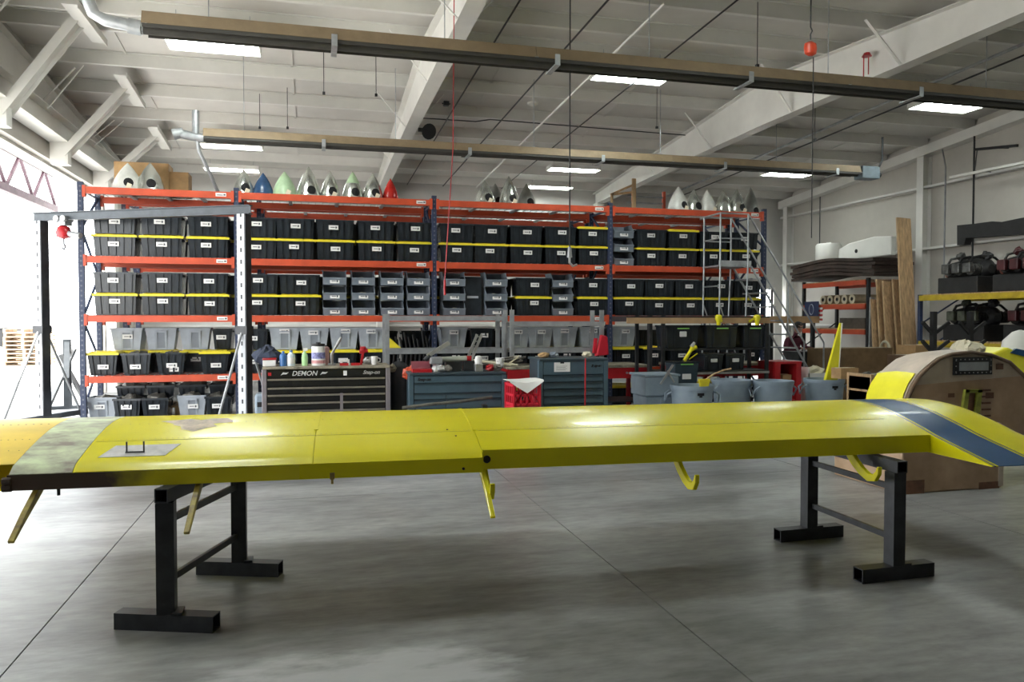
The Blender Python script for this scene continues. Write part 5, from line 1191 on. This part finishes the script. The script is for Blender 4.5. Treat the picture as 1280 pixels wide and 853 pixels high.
o = MB().bb(-.7, .7, -.06, .06, 0, .16).build('wood_beam', MATS['pale_wood'], loc=(atY(990, 400, 16).x, 16, atY(990, 404, 16).z)); tag(o, 'pale wooden beam seen past the rack end under the ladder', 'beam')
t = thing('beam_post', 'dark posts holding the pale wooden beam', 'posts', (o.location.x, 16, 0)); MB().bb(-.6, -.52, -.04, .04, 0, o.location.z).build('post', M_DARK, t); MB().bb(.52, .6, -.04, .04, 0, o.location.z).build('post', M_DARK, t)
o = None
# window glimpsed through the orange rack
win = thing('window_1', None, None, (13.93, 15.75, 1.42)); win['kind'] = 'structure'
MB().bb(-.02, .0, -.42, .42, 0, .32).build('pane', mat('daylit_pane', (.95, .97, 1), .3, var=0, emit=2.2), win)
MB().bb(-.05, .0, -.46, -.42, -.04, .36).bb(-.05, .0, .42, .46, -.04, .36).bb(-.05, 0, -.42, .42, -.04, 0).bb(-.05, 0, -.42, .42, .32, .36).bb(-.05, 0, -.02, .02, 0, .32).build('window_frame', M_STEELW, win)

# leaning timber
def lean(px0, py0, px1, py1, w_, label, Xb=12.0, Xt=12.3, m=M_WOOD, name='timber_board'):
    a, b = atX(px0, py0, Xb), atX(px1, py1, Xt); a.z = 0.0
    o = MB().bar((0, 0, 0), b - a, .045, w_, up=(1, 0, 0)).build(name, m, loc=a); 
    return tag(o, label, 'board', 'leaning boards')
lean(1140, 445, 1129, 273, .34, 'tallest timber board leaning beside the orange rack', 12.05, 12.3)
lean(1118, 445, 1109, 352, .26, 'broad timber board, second tallest, leaning beside the orange rack', 11.95, 12.25)
lean(1130, 445, 1119, 350, .16, 'timber board behind the broad one', 11.98, 12.28)
lean(1106, 445, 1098, 350, .12, 'narrow timber board at the end of the orange rack', 11.9, 12.2)
lean(1100, 445, 1093, 375, .2, 'short dark plank left of the leaning timber', 11.85, 12.15)
lean(1088, 440, 1090, 372, .10, 'pale grey strip leaning at the orange rack', 11.9, 12.2, M_GREYST)
# cardboard and crates near the right wall
carton('large brown cardboard sheet box behind the yellow fin', atY(1075, 440, 13.0).x, 13.3, 0, 1.6, .5, 1.02, 0, m=mat('brown_card', (.17, .105, .05), .85))
carton('brown carton below the leaning timber', atY(1152, 430, 12.3).x, 12.4, 0, .55, .5, 1.1)
carton('dark brown carton beside the yellow rack', atY(1140, 440, 11.6).x, 11.7, 0, .5, .45, .95, 0, m=mat('brown_card2', (.13, .075, .04), .85))
t = thing('wood_crate', 'low wooden crate full of scrap by the fibreglass hopper', 'crate', (atY(1120, 470, 9.0).x, 9.0, 0))
for z in (.05, .25, .45, .65): MB().bb(-.6, .6, -.22, -.2, z, z + .17).build('slat', M_WOOD, t); MB().bb(-.6, -.58, -.2, .2, z, z + .17).build('slat', M_WOOD, t)
for x in (-.6, .55): MB().bb(x, x + .05, -.24, .24, 0, .86).build('post', M_WOOD, t)
for k in range(5): lump('scrap', [PRT, PRT2, M_CARDB][k % 3], .14, t, (-.45 + .22 * k, 0, .68), .7, 60 + k)
rq = atX(1106, 437, 11.88); t = thing('rope_coil', 'pale rope coil hanging on the leaning timber', 'rope', (rq.x, rq.y, rq.z)); 
MB().tube([(0, .13 * math.cos(a_), .17 * math.sin(a_)) for a_ in [2 * PI * i / 20 for i in range(21)]], .03, 6).build('coil', PRT2, t, 60); MB().tube([(0, 0, -.17), (.02, .02, -.5), (0, 0, -.8)], .015).build('tail', PRT2, t)
# engines on the yellow rack
M_ENG = mat('engine_black', (.02, .02, .021), .45, .3, var=.4, scale=9); M_ENG2 = mat('engine_grey', (.13, .13, .125), .4, .6, var=.3, scale=9)
def engine(y, z, label, hub, acc):
    t = thing('aircraft_engine', label, 'engine', (YX + .55, y, z), 0, 'engines on the yellow rack'); t.scale = (.88, .88, .88)
    MB().bb(-.45, .45, -.55, .55, 0, .36).build('tray', M_BLACK, t, bevel=.02)
    c = MB().lathe([(.1, -.6), (.2, -.55), (.24, -.3), (.26, .1), (.22, .4), (.1, .5)], 16).build('crankcase', M_ENG, t, 40)
    c.rotation_euler = (R(90), 0, 0); c.location = (-.02, 0, .52)
    MB().cyl((-.02, .58, .52), (-.02, .66, .52), .15, n=20).build('flange', hub, t, 50)
    for s in (-1, 1):
        for yy in (-.32, -.02, .28):
            for k in range(5): MB().cyl((s * (.2 + .05 * k), yy, .52), (s * (.225 + .05 * k), yy, .52), .125, n=14).build('cooling_fin', M_ENG2 if acc is None else M_ENG, t)
            MB().cyl((s * .2, yy, .52), (s * .5, yy, .54), .085, n=12).build('cylinder', M_ENG, t); MB().bb(s * .48 - .05, s * .48 + .05, yy - .1, yy + .1, .44, .66).build('valve_cover', acc or M_ENG2, t, bevel=.02)
            MB().tube([(s * .42, yy, .66), (s * .3, yy + .05, .78), (s * .1, yy + .02, .82), (0, yy, .76)], .028, 8).build('intake_pipe', M_ENG if yy < 0 else M_ENG2, t, 60)
    lump('magneto', M_ENG, .12, t, (.0, -.35, .72), .8, int(y * 7)); lump('carburettor', acc or M_ENG2, .1, t, (-.15, .2, .74), .9, int(y * 3))
    return t
M_DRED = mat('dark_red_enamel', (.06, .009, .011), .45, var=.2); M_RUST = mat('flange_rust', (.28, .11, .09), .5, .3); 
engine(12.55, 2.105, 'dark engine with rusty flange, first on the top shelf by the wall column', M_RUST, None)
engine(11.25, 2.105, 'dark engine with red accessory, second on the top yellow shelf', M_RUST, M_DRED)
engine(9.95, 2.105, 'dark engine at the far right end of the yellow top shelf', M_ENG2, None)
engine(12.4, 1.175, 'greenish grey engine on the lower yellow shelf', M_ENG2, mat('engine_olive', (.09, .10, .07), .5, .3, var=.3))
engine(11.0, 1.175, 'dark engine with red accessory on the lower yellow shelf', M_ENG, M_DRED)
# black cantilever rack in front of it
t = thing('cantilever_rack', 'black cantilever rack with angled arms before the yellow rack', 'rack', (atY(1190, 400, 10.4).x, 10.4, 0))
for x in (-.36, .36):
    MB().bb(x - .035, x + .035, -.04, .04, 0, 1.72).build('upright', M_BLACK, t); MB().bb(x - .04, x + .04, -.45, .45, 0, .08).build('foot', M_BLACK, t)
    for z in (.75, 1.05, 1.35):
        for s in (-1, 1): MB().bar((x, 0, z), (x + s * .26, -.05, z + .2), .04, .05).build('arm', M_BLACK, t)
# ------------------------------------------------------------------ fibreglass hopper
M_FIB = mat('fibreglass_brown', (0.50, 0.345, 0.22), .45, scale=2.6, col2=(0.31, 0.20, 0.115), bump=.15)
M_FIBW = mat('fibreglass_pale', (0.50, 0.42, 0.35), .5, var=.12, scale=4)
M_STAIN = mat('resin_stain', (0.16, 0.07, 0.035), .5, var=.2, scale=12)
HY = 5.95
hp = thing('fibreglass_hopper', 'brown fibreglass hopper shell with arched end standing behind the wing tip', 'hopper', (0, HY, 0), 0)
def hpt(px, py): q = atY(px, py, HY); return (q.x, q.z)
arch = [hpt(*q) for q in ((1150, 560), (1136, 530), (1133, 512), (1136, 496), (1142, 482), (1150, 470), (1160, 460), (1174, 449), (1190, 443), (1214, 440.5), (1239, 444), (1262, 453), (1280, 470), (1294, 490), (1300, 510), (1300, 530), (1276, 546), (1262, 560))]
low = [hpt(1123, 545), hpt(1123, 620), hpt(1247, 624), hpt(1247, 545)]
zb = .0
MB().ext(arch[:5] + arch[12:], 1, 0, .03).build('end_panel', M_FIB, hp)
MB().ext(arch[4:13], 1, .004, .03).build('upper_end_panel', mat('fibreglass_tan', (0.58, 0.50, 0.40), .45, scale=3, col2=(0.42, 0.33, 0.23)), hp)
x0_, x1_ = low[0][0], low[2][0]
MB().bb(x0_, x1_, -.05, .9, 0.0, .62).build('sump_box', M_FIB, hp, bevel=.02)
MB().bb(x1_ - .05, x1_ + .004, -.056, -.05, 0.02, .6).build('chipped_edge', M_FIBW, hp)
# shell running back from the arch, leaning inwards
q = MB(); cx = sum(a[0] for a in arch) / len(arch)
G = []
for k in range(6):
    u = k / 5; s = 1 - .03 * u
    G.append([(cx + (x - cx) * s, .03 + .52 * u, z * (1 - .03 * u) + (.02 * math.sin(PI * u))) for x, z in arch[1:16]])
q.sheet(G, .012).build('shell', M_FIBW, hp, 40)
# rim bead around the arch
MB().tube([(x, 0, z) for x, z in arch[1:16]], .018, 8).build('rim_bead', mat('rim_brown', (.16, .10, .06), .6, var=.2), hp, 60)
# yellow saddle panel on the left flank
G = []
for k in range(5):
    u = .03 + .97 * k / 4; s = 1 - .03 * u
    G.append([(cx + (x - cx) * (s + .022), .03 + .52 * u, z * (1 - .03 * u) + .016 + .02 * math.sin(PI * u)) for x, z in arch[1:6]])
MB().sheet(G, .006).build('yellow_panel', M_YF, hp, 40)
def plate(name, a, b, y, m, dep=.012, par=hp):
    (xa, za), (xb, zb2) = hpt(*a), hpt(*b); return MB().bb(min(xa, xb), max(xa, xb), y - dep, y, min(za, zb2), max(za, zb2)).build(name, m, par)
fr = plate('hatch_frame', (1191, 447), (1238, 468), 0, M_BLACK, .02); plate('hatch_glass', (1197, 453), (1233, 463), -.02, mat('dusty_glass', (.32, .34, .35), .2, var=.1), .004, fr)
(xa, za), (xb, zb2) = hpt(1191, 447), hpt(1238, 468)
bl = MB()
for k in range(9):
    x = xa + .02 + (xb - xa - .04) * k / 8; bl.cyl((x, -.024, za - .02), (x, -.02, za - .02), .006, n=6); bl.cyl((x, -.024, zb2 + .02), (x, -.02, zb2 + .02), .006, n=6)
for k in range(3):
    z = zb2 + .03 + (za - zb2 - .06) * k / 2; bl.cyl((xa + .018, -.024, z), (xa + .018, -.02, z), .006, n=6); bl.cyl((xb - .018, -.024, z), (xb - .018, -.02, z), .006, n=6)
bl.build('frame_bolts', M_ALU, fr)
M_OLIVE = mat('green_flange', (.32, .34, .05), .5, var=.2, scale=12)
sl = MB()
for (pa, pb, pc, pd) in (((1204, 487), (1209, 487), (1205, 522), (1199, 522)), ((1219, 487), (1225, 487), (1221, 524), (1215, 524)), ((1204, 487), (1225, 487), (1225, 491), (1204, 491)), ((1199, 519), (1221, 521), (1221, 525), (1199, 523))):
    sl.ext([hpt(*pa), hpt(*pb), hpt(*pc), hpt(*pd)], 1, -.03, 0)
sl.build('green_slot_frame', M_OLIVE, hp); plate('slot_opening', (1206, 491), (1218, 519), 0, M_STAIN, .006)
for a, b in (((1245, 455), (1254, 462)), ((1185, 492), (1193, 497)), ((1232, 491), (1242, 498)), ((1128, 600), (1150, 616)), ((1218, 602), (1243, 618))):
    y = -.05 if a[1] > 560 else 0; plate('resin_stain', a, b, y, M_STAIN, .002)
for k in range(5): plate('rung_mark', (1227, 487 + 8 * k), (1238, 489 + 8 * k), 0, M_STAIN, .006)
for k, (a, b) in enumerate((((1090, 478), (1142, 462)), ((1150, 455), (1190, 445)))): pass
# yellow and blue fuselage parts behind
p = atY(1262, 445, 7.6)
t = thing('fuselage_panel', 'yellow and blue curved fuselage panel behind the hopper', 'panel', (p.x, 7.6, 0))
zt_ = atY(1262, 434, 7.6).z
MB().ext([(-.24, zt_ - .08), (-.02, zt_ + .0), (.12, zt_ - .05), (.6, zt_ - .12), (.6, .3), (-.1, .3)], 1, 0, .5).build('panel', M_YF, t, bevel=.03)
MB().ext([(.0, zt_ - .07), (.09, zt_ - .02), (.5, zt_ - .09), (.5, zt_ - .18)], 1, -.012, .02).build('blue_patch', M_BLUEP, t)
for x in (-.05, .5): MB().bb(x, x + .06, .1, .4, 0, .3).build('foot', M_WOOD, t)
t = thing('grey_cowl', 'pale grey cowling piece standing behind the yellow panel', 'cowling', (atY(1275, 430, 8.6).x, 8.6, 0)); MB().lathe([(.3, 0), (.3, 1.1), (.26, 1.3), (.12, 1.42), (.02, 1.45)], 18, sy=.6).build('shell', M_STEELW, t, 40); MB().lathe([(.305, .2), (.305, .26)], 18, sy=.6).build('band', M_GREYP, t, 40)
p = atY(1200, 438, 7.2); o = lump('cork_dome', PRT2, .16, None, (p.x, 7.1, 1.20), .5, 77, 16); tag(o, 'tan domed lump sitting on top of the hopper', 'dome')

# ------------------------------------------------------------------ person seated at a desk
P0 = Vector((atY(990, 430, 14.6).x, 14.6, 0))
desk = thing('desk', 'dark desk in front of the seated person', 'desk', P0 + Vector((.15, -.75, 0)))
MB().bb(-.7, .7, -.3, .3, .9, .94).build('top', M_DARK, desk); MB().bb(-.7, .7, -.28, -.25, .2, .9).build('front_panel', M_DARK, desk)
for x in (-.66, .62): MB().bb(x, x + .05, -.28, .28, 0, .9).build('leg', M_DARK, desk)
stool = thing('stool', 'dark stool under the seated person', 'stool', P0 + Vector((0, .05, 0))); MB().lathe([(.19, .0), (.2, .04), (.17, .06)], 16, (0, 0, .6)).build('seat', M_BLACK, stool, 40)
for k in range(4): MB().cyl((.22 * math.cos(k * PI / 2 + .7), .22 * math.sin(k * PI / 2 + .7), 0), (.12 * math.cos(k * PI / 2 + .7), .12 * math.sin(k * PI / 2 + .7), .61), .016).build('leg', M_GREYST, stool)
def skinned(name, verts, edges, radii, m, parent, root=0, sub=2):
    me = bpy.data.meshes.new(name); me.from_pydata([tuple(v) for v in verts], edges, []); me.materials.append(m)
    o = bpy.data.objects.new(name, me); C.objects.link(o); o.parent = parent
    sk = o.modifiers.new('skin', 'SKIN'); sk.use_smooth_shade = True
    for i, r in enumerate(radii):
        d = me.skin_vertices[0].data[i]; d.radius = r if isinstance(r, tuple) else (r, r); d.use_root = (i == root)
    s = o.modifiers.new('sub', 'SUBSURF'); s.levels = sub; s.render_levels = sub
    return o
M_SKIN = mat('skin', (.45, .26, .19), .55, var=.05); M_SHIRT = mat('maroon_shirt', (.10, .015, .03), .85, var=.15); M_JEAN = mat('dark_trousers', (.03, .04, .06), .9, var=.15); M_HAIR = mat('dark_hair', (.02, .014, .01), .7, var=.2)
pe = thing('person', 'person in a maroon shirt seated and leaning over a dark desk', 'person', P0)
V = [(0, .05, .72), (0, .0, .95), (0, -.08, 1.13), (0, -.12, 1.22), (0, -.17, 1.30), (0, -.20, 1.42),
     (.17, -.08, 1.14), (.24, -.14, .98), (.17, -.42, .98), (.13, -.52, .98), (-.17, -.08, 1.14), (-.25, -.12, .98), (-.16, -.40, .99), (-.12, -.5, .99),
     (.10, .05, .70), (.13, -.36, .70), (.14, -.30, .28), (.14, -.38, .06), (-.10, .05, .70), (-.13, -.36, .70), (-.14, -.30, .28), (-.14, -.38, .06)]
E = [(0, 1), (1, 2), (2, 3), (3, 4), (4, 5), (2, 6), (6, 7), (7, 8), (8, 9), (2, 10), (10, 11), (11, 12), (12, 13), (0, 14), (14, 15), (15, 16), (16, 17), (0, 18), (18, 19), (19, 20), (20, 21)]
Rr = [.15, (.16, .12), (.16, .11), .065, .055, .09, .07, .05, .04, .03, .07, .05, .04, .03, .085, .07, .055, .045, .085, .07, .055, .045]
body = skinned('body', V, E, Rr, M_SHIRT, pe)
hd = MB().lathe([(.02, -.12), (.055, -.10), (.075, -.05), (.085, .02), (.078, .08), (.05, .115), (.01, .125)], 16, sy=1.15); hd = hd.build('head', M_SKIN, pe, 60, loc=(0, -.22, 1.41)); hd.rotation_euler = (.35, 0, 0)
MB().lathe([(.09, .0), (.092, .05), (.082, .09), (.053, .122), (.012, .132)], 16, sy=1.16).build('hair', M_HAIR, hd, 60, loc=(0, .012, .0))
MB().add([(-.012, -.095, -.02), (.012, -.095, -.02), (0, -.12, -.025), (0, -.095, .02)], [(0, 1, 2), (1, 3, 2), (3, 0, 2)]).build('nose', M_SKIN, hd)
for s in (-1, 1):
    MB().lathe([(.001, -.008), (.008, 0), (.001, .008)], 8).build('eye', M_GAP, hd, loc=(s * .03, -.091, .015)); MB().lathe([(.002, -.025), (.014, 0), (.002, .025)], 8, sx=.5).build('ear', M_SKIN, hd, loc=(s * .086, .01, -.01))
MB().bb(-.022, .022, -.093, -.085, -.062, -.056).build('mouth', mat('lip', (.3, .12, .1), .6), hd)
for s, hx_, hy, hz in ((1, .13, -.53, .975), (-1, -.12, -.51, .985)):
    hV = [(0, 0, 0), (0, -.05, 0)] ; hE = [(0, 1)]; hR = [.028, (.038, .016)]
    for f, (fx, ln) in enumerate(((-.03, .06), (-.01, .075), (.01, .07), (.03, .055))):
        hV += [(fx, -.085, .004), (fx, -.085 - ln * .5, .0), (fx, -.085 - ln, -.016)]; b0 = len(hV) - 3; hE += [(1, b0), (b0, b0 + 1), (b0 + 1, b0 + 2)]; hR += [.010, .009, .007]
    hV += [(-s * .035, -.03, 0), (-s * .055, -.065, -.005)]; hE += [(0, len(hV) - 2), (len(hV) - 2, len(hV) - 1)]; hR += [.011, .009]
    o = skinned('hand', hV, hE, hR, M_SKIN, pe, 0, 1); o.location = (hx_, hy, hz)
# trousers as slim sleeves over the legs
for s in (-1, 1):
    MB().tube([(s * .09, .06, .70), (s * .13, -.2, .71), (s * .135, -.37, .69), (s * .14, -.33, .45), (s * .14, -.31, .14)], [.10, .095, .085, .075, .065], 12).build('trouser_leg', M_JEAN, pe, 60); MB().bb(s * .14 - .045, s * .14 + .045, -.5, -.26, .0, .08).build('shoe', M_BLACK, pe, bevel=.02)
t = thing('white_rack_shelf', 'low white crate with grey papers behind the round bins', 'crate', (atY(1015, 472, 11.4).x, 11.4, 0)); MB().bb(-.2, .24, -.2, .2, 0, .62).build('body', M_DARK, t); MB().bb(-.22, -.2, -.22, .2, 0, .8).bb(-.22, .26, -.22, -.2, .62, .7).build('white_frame', M_STEELW, t); lump('papers', PRT2, .15, t, (.05, 0, .62), .6, 91)

# ------------------------------------------------------------------ outside the open door
M_PAL = mat('pallet_wood', (.45, .33, .22), .85, var=.2)
def pallet_mesh():
    q = MB()
    for k in range(6): q.bb(-.6, .6, -.5 + k * .18, -.5 + k * .18 + .1, .12, .14)
    for x in (-.6, -.04, .52): q.bb(x, x + .08, -.5, .5, .02, .12)
    for k in range(3): q.bb(-.6, .6, -.5 + k * .42, -.5 + k * .42 + .1, 0, .02)
    return q.mesh('pallet_frame', M_PAL)
pme = pallet_mesh()
b0 = atX(40, 470, -9.5)
for c_, (dx, dy, n) in enumerate(((0, 0, 9), (-.3, 1.6, 8), (-1.6, -.3, 9))):
    for k in range(n):
        o = inst('pallet', pme, None, (-9.6 + dx, b0.y + dy, -.01 + k * .142), (0, 0, random.uniform(-.06, .06))); tag(o, '%s wooden pallet of the %s stack outside the open door' % (['lowest', 'second', 'third', 'fourth', 'fifth', 'sixth', 'seventh', 'eighth', 'ninth'][k], ['front', 'rear', 'far left'][c_]), 'pallet', 'pallets outside')
tl = thing('box_trailer', 'white box trailer parked far outside the open door', 'trailer', (-20, 50, 0)); MB().bb(-9, 5, 0, 2.6, 1.1, 4.0).build('box', M_STEELW, tl)
for k in range(12): MB().bb(-8.5 + k * 1.15, -8.42 + k * 1.15, -.03, 0, 1.15, 3.95).build('side_rib', M_STEELW, tl)
MB().bb(-9, 5, .5, 2.1, .9, 1.1).build('chassis', M_DARK, tl)
for x in (-7, -5.8, 3): MB().cyl((x, -.02, .5), (x, .3, .5), .5, n=18).build('wheel', M_BLACK, tl)
# bifold door truss folded up outside the header
M_TRUSS = mat('door_truss_paint', (.13, .075, .10), .5, var=.15)
t = thing('door_truss', 'dark lattice truss of the raised hangar door outside', 'truss', (-5.3, 0, 0))
ya, yb = 6.0, 18.6
MB().bb(-.04, .04, ya, yb, 4.62, 4.70).build('top_chord', M_TRUSS, t); MB().bb(-.05, .05, ya, yb, 3.88, 4.02).build('bottom_chord', M_TRUSS, t)
k = 0; y = ya
while y < yb - 1.0:
    MB().bar((0, y, 3.98), (0, y + .7, 4.66), .05).build('lattice', M_TRUSS, t); MB().bar((0, y + .7, 4.66), (0, y + 1.4, 3.98), .05).build('lattice', M_TRUSS, t); y += 1.4
MB().bb(-2.6, 0, ya, yb, 4.70, 4.74).build('door_leaf', M_STEELW, t)
for y in (7.0, 18.0): MB().bb(.04, .56, y, y + .05, 4.64, 4.69).build('hinge_arm', M_TRUSS, t)
